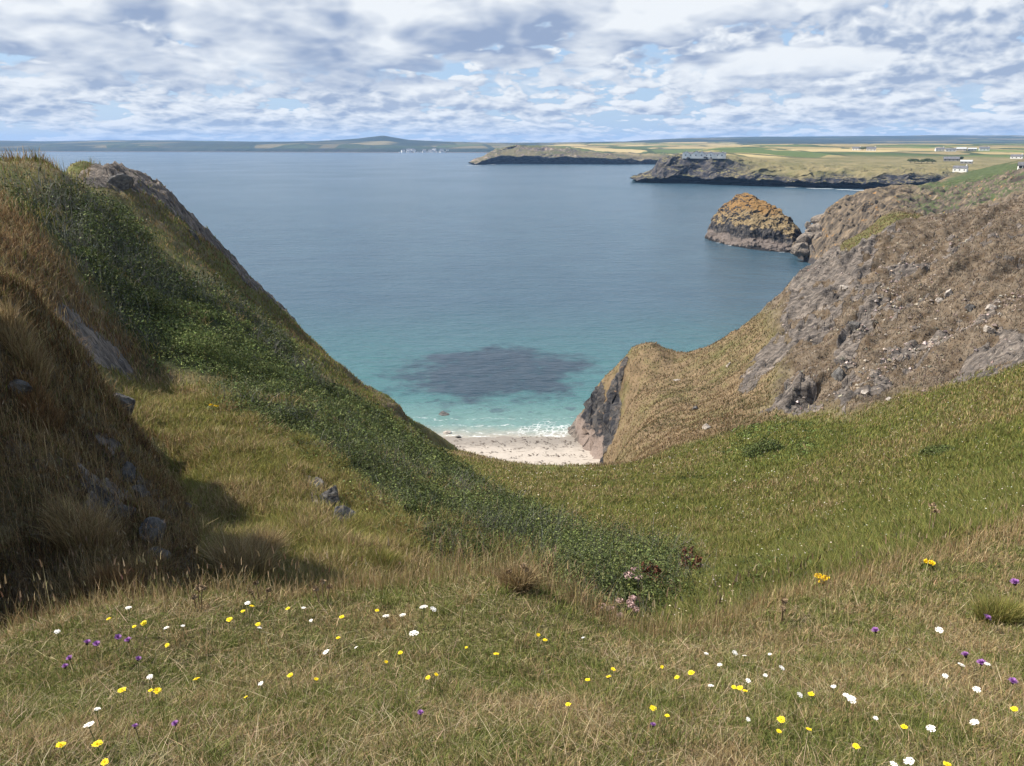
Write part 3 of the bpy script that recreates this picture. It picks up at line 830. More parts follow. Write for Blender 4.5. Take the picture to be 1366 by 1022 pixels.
# hills along the horizon
HL = {
 -500: [(5250,(-2,)),(5300,(14,)),(5500,(44,)),(6000,(62,)),(6800,(74,)),(8200,(84,)),(9200,(40,))],
 0: [(5250,(-2,)),(5300,(14,)),(5500,(40,)),(6000,(60,)),(6800,(72,)),(8200,(82,)),(9200,(40,))],
 60: [(5250,(-2,)),(5300,(10,)),(5500,(34,)),(6000,(50,)),(6800,(58,)),(8200,(74,)),(9200,(40,))],
 150: [(5200,(-2,)),(5260,(14,)),(5460,(40,)),(6000,(58,)),(6800,(70,)),(8200,(86,)),(9200,(40,))],
 240: [(5150,(-2,)),(5200,(14,)),(5400,(40,)),(6000,(60,)),(6800,(74,)),(8200,(82,)),(9200,(40,))],
 330: [(5050,(-2,)),(5100,(18,)),(5300,(48,)),(5900,(60,)),(6700,(66,)),(8200,(72,)),(9200,(40,))],
 420: [(4900,(-2,)),(4950,(18,)),(5150,(46,)),(5800,(64,)),(6600,(70,)),(8200,(66,)),(9200,(40,))],
 480: [(4800,(-2,)),(4850,(16,)),(5050,(42,)),(5700,(70,)),(6300,(90,)),(8200,(60,)),(9200,(40,))],
 512: [(4800,(-2,)),(4850,(16,)),(5050,(40,)),(5700,(70,)),(6300,(112,)),(8200,(60,)),(9200,(40,))],
 545: [(4800,(-2,)),(4850,(12,)),(5050,(32,)),(5700,(60,)),(6300,(80,)),(8200,(60,)),(9200,(40,))],
 590: [(4800,(-2,)),(4850,(10,)),(5050,(30,)),(5700,(54,)),(6300,(68,)),(8200,(58,)),(9200,(40,))],
 650: [(4700,(-2,)),(4750,(14,)),(4950,(36,)),(5600,(52,)),(6300,(60,)),(8200,(56,)),(9200,(40,))],
 720: [(4700,(-2,)),(4750,(14,)),(4950,(40,)),(5600,(54,)),(6300,(58,)),(8200,(56,)),(9200,(40,))],
 830: [(4500,(30,)),(4700,(44,)),(4950,(54,)),(5600,(62,)),(6300,(66,)),(8200,(72,)),(9200,(40,))],
 920: [(4000,(30,)),(4400,(44,)),(4950,(58,)),(5600,(72,)),(6500,(88,)),(8200,(108,)),(9200,(40,))],
 1020: [(2900,(38,)),(3600,(46,)),(4600,(56,)),(5600,(74,)),(6800,(96,)),(8200,(122,)),(9200,(40,))],
 1080: [(2800,(40,)),(3600,(46,)),(4600,(54,)),(5600,(68,)),(6800,(92,)),(8200,(122,)),(9200,(40,))],
 1150: [(2800,(40,)),(3600,(46,)),(4600,(52,)),(5600,(66,)),(6800,(92,)),(8200,(124,)),(9200,(40,))],
 1245: [(2800,(40,)),(3600,(46,)),(4600,(52,)),(5600,(68,)),(6800,(98,)),(8200,(134,)),(9200,(40,))],
 1366: [(2800,(40,)),(3600,(46,)),(4600,(52,)),(5600,(70,)),(6800,(98,)),(8200,(130,)),(9200,(40,))],
 1900: [(2800,(40,)),(3600,(46,)),(4600,(52,)),(5600,(70,)),(6800,(98,)),(8200,(130,)),(9200,(40,))]}
m_hl = coast_material('hill_farmland', 330.0, (0.020, 0.032, 0.022), (0.038, 0.046, 0.030), (0.03, 0.03, 0.034), (0.10, 0.09, 0.08), 0.004, (0.93, 0.85), 0.45, pale_amt=0.4)
o = strip_land('hills', HL, m_hl, 520, 0, 7.0, 420.0, 0.0, None, seed=300, rows=[8, 14, 16, 16, 14, 6])
co = np.empty(len(o.data.vertices) * 3, np.float32); o.data.vertices.foreach_get('co', co); co = co.reshape(-1, 3)
f = smooth(fbm(co / np.array((700.0, 900.0, 200.0)), 3, 95), -0.05, 0.25) * smooth(co[:, 2], 18, 30)
o.data.attributes.new('field', 'FLOAT', 'POINT').data.foreach_set('value', f.astype(np.float32))
tag(o, kind='structure')

# cliffs and green hollow behind the right spur
NH = {
 1076: [(sh(1076,337),(-3,)),(352,(0,)),(362,(1,)),(380,(0,)),(400,(-3,)),(430,(-6,)),(480,(-6,))],
 1096: [(340,(-3,)),(347,(3,)),(358,(9,)),(375,(11,)),(392,(3,)),(430,(-6,)),(480,(-6,))],
 1112: [(325,(-3,)),(338,(6,)),(352,(15,)),(378,(18.5,)),(400,(8,)),(430,(-6,)),(480,(-6,))],
 1138: [(300,(-3,)),(325,(8,)),(345,(18,)),(385,(24.5,)),(410,(14,)),(440,(-6,)),(480,(-6,))],
 1164: [(285,(-2,)),(318,(12,)),(345,(22,)),(395,(27,)),(420,(18,)),(450,(-2,)),(520,(-6,))],
 1195: [(270,(0,)),(310,(14,)),(345,(23,)),(405,(28.5,)),(440,(22,)),(480,(8,)),(560,(-6,))],
 1235: [(250,(4,)),(300,(15,)),(345,(23,)),(420,(28.5,)),(470,(25,)),(540,(12,)),(620,(-4,))],
 1270: [(230,(10,)),(290,(18,)),(345,(22,)),(430,(29,)),(500,(30,)),(600,(16,)),(720,(6,))],
 1310: [(215,(18,)),(280,(23,)),(350,(25,)),(430,(31,)),(520,(34.5,)),(640,(24,)),(800,(14,))],
 1366: [(200,(26,)),(270,(28,)),(350,(31,)),(430,(37,)),(520,(41,)),(660,(34,)),(820,(22,))],
 1500: [(190,(32,)),(270,(33,)),(350,(36,)),(430,(41,)),(520,(45,)),(660,(40,)),(820,(30,))],
 1700: [(190,(34,)),(270,(35,)),(350,(38,)),(430,(43,)),(520,(47,)),(660,(42,)),(820,(30,))]}
m_nh, g = material('cove_cliff')
pos = g.pos()
s = g.n('ShaderNodeSeparateXYZ'); g.put(s.inputs[0], pos)
nz = g.n('ShaderNodeSeparateXYZ'); g.put(nz.inputs[0], g.n('ShaderNodeNewGeometry').outputs['True Normal'])
n1 = g.noise(pos, 0.05, 5.0, 0.6); n2 = g.noise(pos, 0.35, 5.0, 0.62); n3 = g.noise(pos, 1.4, 4.0, 0.6)
mp = g.n('ShaderNodeMapping'); g.put(mp.inputs[0], pos); mp.inputs['Rotation'].default_value = (R(20), R(-40), R(15)); mp.inputs['Scale'].default_value = (0.10, 0.5, 0.2)
bd = g.noise(mp.outputs[0], 1.0, 7.0, 0.65, 0.3)
rockc = g.ramp(bd, [(0.30, (0.025, 0.023, 0.022)), (0.46, (0.085, 0.070, 0.056)), (0.60, (0.165, 0.128, 0.092)), (0.74, (0.28, 0.22, 0.16))])
rockc = g.mix(g.step(n2, 0.60, 0.70, 0, 0.8), rockc, (0.36, 0.19, 0.06))
green = g.mix(g.step(n2, 0.35, 0.65), (0.048, 0.066, 0.028), (0.080, 0.098, 0.042))
heathc = g.mix(g.step(n2, 0.35, 0.65), (0.095, 0.075, 0.045), (0.19, 0.145, 0.095))
turf = g.mix(g.attr('hollow'), heathc, green)
c = g.mix(g.step(g.math('ADD', nz.outputs[2], g.math('MULTIPLY_ADD', n2, 0.35, -0.17)), 0.88, 0.74), turf, rockc)
c = g.mix(g.step(g.math('ADD', s.outputs[2], g.math('MULTIPLY', n2, 2.0)), 4.2, 3.0), c, (0.06, 0.055, 0.055))
g.out(g.bsdf(c, 0.95, g.bump(g.math('ADD', n2, bd), 0.7, 0.8), 0.1))
o = strip_land('cove_cliffs', NH, m_nh, 620, 0, 1.6, 26.0, 9.0, (5.5, 13.0, 3.4), seed=400, rows=[40, 60, 70, 30, 20, 14], zmin=-6)
co = np.empty(len(o.data.vertices) * 3, np.float32); o.data.vertices.foreach_get('co', co); co = co.reshape(-1, 3)
hp = np.array([at(u, v, Y)[:2] for u, v, Y in [(1205,282,300),(1222,258,380),(1228,247,430),(1290,236,520),(1345,232,520),(1380,250,430),(1380,272,300),(1300,280,290)]])
dd = poly_dist(co[:, 0] + 22 * fbm(co / 30, 4, 96), co[:, 1] + 22 * fbm(co / 30, 4, 97), hp)
o.data.attributes.new('hollow', 'FLOAT', 'POINT').data.foreach_set('value', smooth(dd, -5, 5).astype(np.float32))
tag(o, kind='structure')

# ------------------------------------------------------------------ sea stack
m_st, g = material('stack_rock')
pos = g.pos()
s = g.n('ShaderNodeSeparateXYZ'); g.put(s.inputs[0], pos)
nz = g.n('ShaderNodeSeparateXYZ'); g.put(nz.inputs[0], g.n('ShaderNodeNewGeometry').outputs['Normal'])
n1 = g.noise(pos, 0.10, 4.0, 0.6); n2 = g.noise(pos, 0.5, 5.0, 0.62); n3 = g.noise(pos, 1.8, 4.0, 0.6)
dark = g.mix(g.step(n2, 0.4, 0.65), (0.016, 0.017, 0.022), (0.09, 0.08, 0.072))
wash = g.mix(n3, (0.085, 0.070, 0.064), (0.19, 0.155, 0.135))
tan = g.mix(g.step(n2, 0.35, 0.65), (0.13, 0.095, 0.05), (0.24, 0.18, 0.10))
oran = g.mix(g.step(n3, 0.35, 0.65), (0.235, 0.125, 0.040), (0.17, 0.115, 0.055))
z = g.math('ADD', s.outputs[2], g.math('MULTIPLY_ADD', n1, 16.0, g.math('MULTIPLY_ADD', n2, 4.0, -10.0)))
z2 = g.math('ADD', s.outputs[2], g.math('MULTIPLY_ADD', n2, 5.0, g.math('MULTIPLY_ADD', n1, 6.0, -5.5)))
up = g.mix(g.step(z, 13.0, 19.5), tan, oran)
up = g.mix(g.step(g.math('ADD', nz.outputs[2], g.math('MULTIPLY_ADD', n2, 0.6, -0.3)), 0.40, 0.24), up, dark)
c = g.mix(g.step(z, 8.0, 10.5), dark, up)
c = g.mix(g.step(z2, 4.2, 5.0), wash, c)
c = g.mix(g.step(z2, 1.4, 0.6), c, (0.02, 0.019, 0.02))
g.out(g.bsdf(c, 0.9, g.bump(g.math('ADD', n2, g.math('MULTIPLY', n3, 0.3)), 1.0, 0.9), 0.15))
foot = [(940,318),(946,321),(970,327),(1000,333),(1030,336),(1055,338),(1072,337),(1080,335)]
crest = [(940,0.0),(944,7),(948,13),(956,19),(962,21.5),(970,25.5),(980,28.6),(986,29.5),(996,28.8),(1008,26.4),(1022,24.0),(1034,22.2),(1040,19.8),(1048,18.2),(1056,14.6),(1064,10.5),(1072,5.5),(1080,0)]
nu, nt = 320, 210
uu = np.linspace(940, 1080, nu); tt = np.linspace(0, 1, nt)
fv = np.interp(uu, [p[0] for p in foot], [p[1] for p in foot]); cz = np.interp(uu, [p[0] for p in crest], [p[1] for p in crest]) * 0.88
V = np.empty((nt, nu, 3))
prof_t = [0, 0.04, 0.08, 0.17, 0.20, 0.27, 0.42, 0.58, 0.72, 0.90, 1.0]; prof_z = [-0.08, 0.06, 0.16, 0.22, 0.42, 0.56, 0.80, 1.0, 0.9, 0.45, -0.1]
for j in range(nu):
    b0 = sea_at(uu[j], fv[j]); dep = 8 + 30 * math.sin(math.pi * np.clip((uu[j] - 936) / 148, 0, 1)) ** 0.6
    dr_ = np.array((b0[0], b0[1])) / np.hypot(b0[0], b0[1])
    zz = np.interp(tt, prof_t, prof_z) * cz[j] - 0.6
    V[:, j, 0] = b0[0] + dr_[0] * tt * dep; V[:, j, 1] = b0[1] + dr_[1] * tt * dep; V[:, j, 2] = zz
V = V.reshape(-1, 3)
N3 = np.stack([V[:, 0] / 7, V[:, 1] / 7, V[:, 2] / 5], 1)
dz_ = 2.0 * fbm(N3, 5, 501, 0.55, ridge=True) * np.clip(V[:, 2] / 4, 0, 1)
dx_ = 1.9 * fbm(N3, 5, 511, 0.6); dy_ = 2.6 * fbm(N3 * 1.1, 5, 521, 0.6)
clf = fbm(np.stack([V[:, 0] / 5.5 + V[:, 2] / 22, V[:, 1] / 5.5, V[:, 2] / 16], 1), 4, 531, 0.55, ridge=True) - 0.45
dy_ = dy_ - 2.6 * clf * smooth(V[:, 2], -1, 3) * (1 - 0.5 * smooth(V[:, 2], 14, 22)); dx_ = dx_ + 1.0 * clf
V += np.stack([dx_, dy_, dz_ - 0.9 * np.clip(V[:, 2] / 4, 0, 1)], 1)
st = mesh_np('sea_stack', V, grid_faces(nt, nu), m_st)
tag(st, 'tall domed sea stack with orange lichen on top and dark wave-washed foot', 'sea stack')


# ------------------------------------------------------------------ plants as real blades and leaves
def plant_material(name, trans=0.25, rough=0.8):
    m, g = material(name)
    c = g.attr('tint', 'Color')
    d = g.n('ShaderNodeBsdfPrincipled'); g.put(d.inputs['Base Color'], c)
    d.inputs['Roughness'].default_value = rough; d.inputs['Specular IOR Level'].default_value = 0.12
    t = g.n('ShaderNodeBsdfTranslucent'); g.put(t.inputs[0], c)
    mx_ = g.n('ShaderNodeMixShader'); mx_.inputs[0].default_value = trans
    g.t.links.new(d.outputs[0], mx_.inputs[1]); g.t.links.new(t.outputs[0], mx_.inputs[2])
    g.out(mx_.outputs[0])
    return m


m_blade = plant_material('grass_blades')
m_leaf = plant_material('scrub_leaves', 0.18, 0.65)


def blades(x, y, z, h, w, tint, lean=0.5, tiptint=None, up=None):
    n = len(x)
    th = rng.uniform(0, 2 * np.pi, n); ph = rng.uniform(0, 2 * np.pi, n)
    ln = np.abs(rng.normal(0, lean, n)) + 0.12
    dx, dy = np.cos(ph) * ln * h, np.sin(ph) * ln * h
    if up is not None: dx = dx + up[0] * h; dy = dy + up[1] * h
    wx, wy = np.cos(th) * w * 0.5, np.sin(th) * w * 0.5
    V = np.empty((n, 5, 3))
    hz2 = h / np.sqrt(1 + ln * ln)
    V[:, 0] = np.stack([x - wx, y - wy, z - 0.03 * h], 1); V[:, 1] = np.stack([x + wx, y + wy, z - 0.03 * h], 1)
    mx, my, mz = x + dx * 0.35, y + dy * 0.35, z + hz2 * 0.62
    V[:, 2] = np.stack([mx + wx * 0.75, my + wy * 0.75, mz], 1); V[:, 3] = np.stack([mx - wx * 0.75, my - wy * 0.75, mz], 1)
    V[:, 4] = np.stack([x + dx, y + dy, z + hz2], 1)
    b = np.arange(n)[:, None] * 5
    q = b + np.array([0, 1, 2, 3]); t = b + np.array([3, 2, 4])
    T = np.repeat(tint[:, None, :], 5, 1)
    if tiptint is not None: T[:, 2:4] = 0.6 * tint[:, None] + 0.4 * tiptint[:, None]; T[:, 4] = tiptint
    return V.reshape(-1, 3), q, t, T.reshape(-1, 3)


class Veg:
    def __init__(self): self.V, self.Q, self.T, self.C, self.n = [], [], [], [], 0
    def add(self, V, q, t, C):
        self.V.append(V); self.C.append(C)
        if len(q): self.Q.append(q + self.n)
        if len(t): self.T.append(t + self.n)
        self.n += len(V)
    def build(self, name, mat, parent=None):
        fs = []
        if self.Q: fs.append(np.concatenate(self.Q))
        if self.T: fs.append(np.concatenate(self.T))
        return mesh_np(name, np.concatenate(self.V), fs, mat, False, {'tint': np.concatenate(self.C)}, parent)


def sow(n, y0, y1, field, gain=1.0, a0=-0.80, a1=0.80):
    """random plan points, evenly spread over the view's bearing and the logarithm of range, kept where field says"""
    y = np.exp(rng.uniform(math.log(y0), math.log(y1), n)); x = y * rng.uniform(a0, a1, n)
    k = rng.uniform(0, 1, n) < np.clip(grid_at(field, x, y) * gain, 0, 1)
    return x[k], y[k]


def palette(n, cols, wts, jit=0.22):
    c = np.array(cols)[rng.choice(len(cols), n, p=np.array(wts) / np.sum(wts))]
    return c * np.exp(rng.normal(0, jit, (n, 1))) * np.exp(rng.normal(0, 0.05, (n, 3)))


def blend_tint(x, y, green_cols, dry_cols, dryness):
    n = len(x)
    g1 = palette(n, green_cols, np.ones(len(green_cols))); d1 = palette(n, dry_cols, np.ones(len(dry_cols)))
    k = rng.uniform(0, 1, n) < dryness
    return np.where(k[:, None], d1, g1)


GREEN = [(0.120, 0.138, 0.034), (0.150, 0.165, 0.044), (0.090, 0.110, 0.028), (0.175, 0.172, 0.056)]
LIME = [(0.185, 0.180, 0.045), (0.220, 0.200, 0.060), (0.145, 0.155, 0.040), (0.240, 0.205, 0.075)]
STRAW = [(0.336, 0.252, 0.129), (0.269, 0.202, 0.101), (0.403, 0.314, 0.179), (0.190, 0.140, 0.073), (0.246, 0.168, 0.084)]
RUST = [(0.19, 0.105, 0.048), (0.25, 0.145, 0.065), (0.13, 0.076, 0.040), (0.30, 0.195, 0.09)]
BROWN_ = [(0.15, 0.10, 0.055), (0.21, 0.145, 0.075), (0.11, 0.072, 0.042), (0.27, 0.19, 0.10)]


def patchy(x, y, s, seed, octs=3):
    return fbm(np.stack([x / s, y / s, np.zeros(len(x))], 1), octs, seed)


def width_at(y, k=1.0): return np.maximum(0.0026, 0.00085 * y) * k

# --- meadow under foot: short matted sward, green tufts among straw
foref = np.clip(fore, 0, 1)
v = Veg()
x, y = sow(720000, 1.5, 11.0, foref, 1.0, -1.02, 1.02)
z = land_z(x, y)
p1, p2 = patchy(x, y, 0.55, 131), patchy(x, y, 1.7, 141)
dryness = np.clip(0.33 - 1.1 * p1 - 0.55 * p2 + 0.16 * (x > 1.5), 0.10, 0.95)
h = np.exp(np.minimum(rng.normal(math.log(0.029), 0.38, len(x)), math.log(0.065))) * (1 + 0.55 * np.clip(-p1, 0, 1)) * (1 + 0.35 * smooth(y, 4.0, 6.0))
v.add(*blades(x, y, z, h, width_at(y, 1.1) * rng.uniform(0.7, 1.3, len(x)), blend_tint(x, y, GREEN, STRAW, dryness), 0.95))
# the same sward to either side and behind
n = 260000
x = rng.uniform(-7.5, 9.5, n); y = rng.uniform(-2.2, 5.6, n)
kk = ((np.abs(x) > 1.0 * y) | (y < 1.5)) & (rng.uniform(0, 1, n) < grid_at(foref, x, y))
x, y = x[kk], y[kk]
z = land_z(x, y)
p1, p2 = patchy(x, y, 0.55, 131), patchy(x, y, 1.7, 141)
v.add(*blades(x, y, z, np.exp(rng.normal(math.log(0.042), 0.42, len(x))), np.full(len(x), .007) * rng.uniform(0.7, 1.3, len(x)), blend_tint(x, y, GREEN, STRAW, np.clip(0.33 - 1.1 * p1 - 0.55 * p2, 0.10, 0.95)), 0.95))
# pale dead litter lying flat
x, y = sow(76000, 1.5, 10.0, foref, 1.0, -1.02, 1.02)
kk = rng.uniform(0, 1, len(x)) < np.clip(0.55 + 1.1 * patchy(x, y, .8, 135), .1, 1)
x, y = x[kk], y[kk]
v.add(*blades(x, y, land_z(x, y) + .012, rng.uniform(.018, .05, len(x)), width_at(y, 1.0), palette(len(x), [(0.42, 0.34, 0.21), (0.34, 0.27, 0.17), (0.26, 0.20, 0.13)], [1, 1.2, 1]), 2.6))
# longer green tufts
cx, cy = sow(1150, 1.6, 9.0, foref, 1.0, -1.02, 1.02)
kk = rng.uniform(0, 1, len(cx)) < 0.5
cx, cy = cx[kk], cy[kk]
rep = rng.integers(25, 70, len(cx)); tx = np.repeat(cx, rep) + rng.normal(0, 0.045, rep.sum()); ty = np.repeat(cy, rep) + rng.normal(0, 0.045, rep.sum())
hh = np.repeat(rng.uniform(0.05, 0.11, len(cx)), rep) * rng.uniform(0.6, 1.2, rep.sum())
isg = np.repeat(rng.uniform(0, 1, len(cx)) < 0.6, rep)
tt_ = np.where(isg[:, None], palette(len(tx), GREEN, [1, 1, 1, 1], 0.15), palette(len(tx), STRAW, [1, 1, 1, 1, 1], 0.15))
v.add(*blades(tx, ty, land_z(tx, ty), hh, width_at(ty, 1.25), tt_, 0.8))
# taller thin stems, thickest towards the rim
edge = fore * np.clip(1.15 - fore + 0.18, 0, 1)
x, y = sow(9000, 1.8, 10.0, foref * (0.06 + 0.94 * smooth(GY, 3.8, 6.2)))
h = rng.uniform(0.10, 0.30, len(x)) * (0.55 + 0.45 * smooth(y, 3, 6))
v.add(*blades(x, y, land_z(x, y), h, width_at(y, 0.8), palette(len(x), STRAW, [2, 1, 2, .6, 1]), 0.33))
tag(v.build('meadow_grass', m_blade), kind='stuff')

# --- the brow: seed heads and dead flower stalks standing along the rim
v = Veg()
ru = np.array([p[0] for p in RIM], float); rv = np.array([p[1] for p in RIM], float); rY = np.array([p[2] for p in RIM], float)
n = 15000
u_ = rng.uniform(-120, 1480, n); Yr = np.interp(u_, ru, rY) + rng.normal(0.05, 0.30, n); vv = np.interp(u_, ru, rv)
x = (u_ - 683) / F * Yr * 1.2; y = Yr
tall = 1.0 + 0.8 * np.exp(-((u_ - 690) / 90.0) ** 2)
h = rng.uniform(0.10, 0.34, n) * tall * (0.75 + 0.5 * patchy(x, y, 0.5, 151))
v.add(*blades(x, y, land_z(x, y), h, width_at(y, 0.9), palette(n, STRAW + GREEN[:2] + RUST[:1], [2, 1, 2, 1, 1, 1, 1, 1]), 0.38))
# seed heads: little upright spindles on stalks
n = 520
u_ = rng.uniform(-100, 1400, n); Yr = np.interp(u_, ru, rY) + rng.normal(0.0, 0.35, n)
x = (u_ - 683) / F * Yr * 1.2; y = Yr; z = land_z(x, y); h = rng.uniform(0.18, 0.42, n)
v.add(*blades(x, y, z + h, h * 0.20, np.full(n, 0.011), palette(n, [(0.30, 0.24, 0.15), (0.22, 0.16, 0.10), (0.11, 0.065, 0.045)], [2, 2, 1]), 0.2))
v.add(*blades(x, y, z, h * 1.05, np.full(n, 0.004), palette(n, STRAW, [1, 1, 1, 1, 1]), 0.06))
tag(v.build('rim_grass', m_blade), kind='stuff')

# --- brown bank: long dry grass hanging down the slope
v = Veg()
bf = bank * (1 - 0.75 * smooth(ROCK, 0.5, 0.8))
x, y = sow(300000, 6.2, 19.0, bf, 1.0, -0.9, 0.0)
z = land_z(x, y)
p1 = patchy(x, y, 1.1, 161); p2 = patchy(x, y, 2.6, 166)
kind = np.clip(0.66 + 1.3 * p1 + 0.9 * p2 - 0.55 * smooth(land_z(x, y), 46.3, 47.6), 0, 1)  # browner below, straw on top: bank's shade and sunlit gold put into tint
c = np.where((rng.uniform(0, 1, len(x)) < kind)[:, None], palette(len(x), RUST + BROWN_ + [(0.060, 0.040, 0.026)], [1.2, .7, 1.5, .5, 1, .7, 1.4, .5, 2.5]), palette(len(x), STRAW, [.8, 1, .3, 1.6, 1.6]))
c = np.where((rng.uniform(0, 1, len(x)) < 0.10)[:, None], palette(len(x), GREEN, np.ones(4)), c)
h = rng.uniform(0.05, 0.24, len(x)) * (1 + 0.9 * p2)
v.add(*blades(x, y, z, h, width_at(y, 1.1), c, 0.6, up=(0.35, -0.35)))
n = 2600
x, y = sow(n * 3, 6.4, 18.0, bank, 1, -0.9, 0.0)
h = rng.uniform(0.3, 0.6, len(x))
z = land_z(x, y)
v.add(*blades(x, y, z, h, width_at(y, 0.7), palette(len(x), STRAW, [1, 1, 1, 1, 1]), 0.15))
kk = rng.uniform(0, 1, len(x)) < 0.35
v.add(*blades(x[kk], y[kk], z[kk] + h[kk] * 0.95, h[kk] * 0.12, np.full(kk.sum(), 0.016), palette(kk.sum(), [(0.22, 0.17, 0.11), (0.14, 0.10, 0.06)], [1, 1]), 0.5))
tag(v.build('bank_grass', m_blade), kind='stuff')

# --- hanging valley, yellow green
v = Veg()
vf = np.clip(valley - 0.8 * smooth(ROCK, 0.4, 0.7), 0, 1)
x, y = sow(420000, 6.2, 30.0, vf, 1.0, -0.7, 0.0)
p1 = patchy(x, y, 1.0, 171); p2 = patchy(x, y, 3.5, 172)
c = blend_tint(x, y, LIME, STRAW, np.clip(0.32 + 0.9 * p1 + 0.7 * p2, 0.03, 0.9))
v.add(*blades(x, y, land_z(x, y), rng.uniform(0.12, 0.34, len(x)) * (1 + 0.6 * p1), width_at(y, 1.1), c, 0.65))
tag(v.build('valley_grass', m_blade), kind='stuff')

# --- right meadow and gully herbage
v = Veg()
mf = np.clip(union(meadow, lipgrass * 0.9, scrub4 * 0.3) - 0.85 * scrub3, 0, 1)
x, y = sow(620000, 5.6, 66.0, mf, 1.0, -0.35, 0.80)
p1 = patchy(x, y, 1.2, 181); p2 = patchy(x, y, 6.0, 182)
gd = grid_at(DRY, x, y)
c = blend_tint(x, y, GREEN + LIME[:3], STRAW[:5], np.clip(gd * 0.62 + 0.5 * p1 - 0.02, 0.03, 0.9))
v.add(*blades(x, y, land_z(x, y), rng.uniform(0.10, 0.30, len(x)) * (1 + 0.7 * p1), width_at(y, 1.15), c, 0.6))
x, y = sow(160000, 6.0, 30.0, lush3 * .8, 1.0, -0.1, 0.8)
p1 = patchy(x, y, .8, 183)
v.add(*blades(x, y, land_z(x, y), rng.uniform(0.08, 0.24, len(x)) * (1 + 0.8 * p1), width_at(y, 1.3), blend_tint(x, y, GREEN[:2] + LIME[2:3] + GREEN[2:3], STRAW[:2], np.clip(.10 + .5 * p1, .02, .6)), 0.7))
tag(v.build('slope_grass', m_blade), kind='stuff')

# --- spur, heath and the strips of the left headland: tufts in tan and brown
v = Veg()
sf = np.clip(union(spur * (BASEZ > 2.5), heath * 0.7, strip) - 0.95 * ROCK - 0.6 * union(scrub1, scrub2), 0, 1)
x, y = sow(620000, 17.0, 140.0, sf, 1.0, -0.85, 0.85)
p1 = patchy(x, y, 2.2, 191); p2 = patchy(x, y, 9.0, 192)
left = x < -5
hs = grid_at(heath, x, y) > 0.5
ck = np.clip(0.80 + 0.8 * p1 + 1.0 * p2, 0.05, 0.98)
c = blend_tint(x, y, [(0.085, 0.088, 0.034), (0.115, 0.105, 0.045), (0.065, 0.068, 0.028)], [(0.23, 0.165, 0.09), (0.19, 0.135, 0.075), (0.28, 0.205, 0.12), (0.14, 0.105, 0.06), (0.20, 0.135, 0.075)], ck)
ch = palette(len(x), [(0.150, 0.122, 0.094), (0.190, 0.155, 0.122), (0.235, 0.190, 0.148), (0.115, 0.094, 0.072), (0.18, 0.135, 0.095)], [1, 1.3, 1, .6, .6])
c = np.where(hs[:, None], ch, c)
cl_ = np.where((rng.uniform(0, 1, len(x)) < np.clip(0.35 + p1 + p2, 0, 1))[:, None], palette(len(x), BROWN_ + STRAW[3:4], np.ones(5)), palette(len(x), GREEN + LIME[:1], np.ones(5)))
c = np.where(left[:, None], cl_, c)
v.add(*blades(x, y, land_z(x, y), rng.uniform(0.12, 0.36, len(x)) * (1 + 0.5 * p1), width_at(y, 1.1), c, 0.6))
tag(v.build('spur_grass', m_blade), kind='stuff')

# --- everything between on the left headland that is not scrub: mixed rough grass
v = Veg()
# left edge of the picture in brown dead grass
v = Veg()
x, y = sow(150000, 16.0, 42.0, np.clip(tawny - 0.9 * ROCK, 0, 1), 1.0, -0.95, -0.2)
p1 = patchy(x, y, 1.6, 196)
c = np.where((rng.uniform(0, 1, len(x)) < np.clip(0.6 + p1, 0, 1))[:, None], palette(len(x), RUST + BROWN_, np.ones(8)), palette(len(x), STRAW[1:] + GREEN[:1], np.ones(5)))
v.add(*blades(x, y, land_z(x, y), rng.uniform(0.15, 0.42, len(x)), width_at(y, 1.1), c, 0.6))
tag(v.build('tawny_grass', m_blade), kind='stuff')
v = Veg()
rest = np.clip(1.0 - union(bank, fore, valley, meadow, lipgrass, spur, heath, strip, scrub, tawny) * 1.2 - 0.95 * ROCK, 0, 1) * (BASEZ > 3)
x, y = sow(260000, 6.0, 120.0, rest, 1.0, -0.9, 0.85)
p1 = patchy(x, y, 1.6, 201); p2 = patchy(x, y, 6.0, 202)
c = blend_tint(x, y, GREEN + LIME[:2], STRAW[:5] + BROWN_[:2], np.clip(0.52 + 0.9 * p1 + 0.8 * p2, 0.05, 0.95))
v.add(*blades(x, y, land_z(x, y), rng.uniform(0.12, 0.34, len(x)), width_at(y, 1.1), c, 0.6))
tag(v.build('rough_grass', m_blade), kind='stuff')


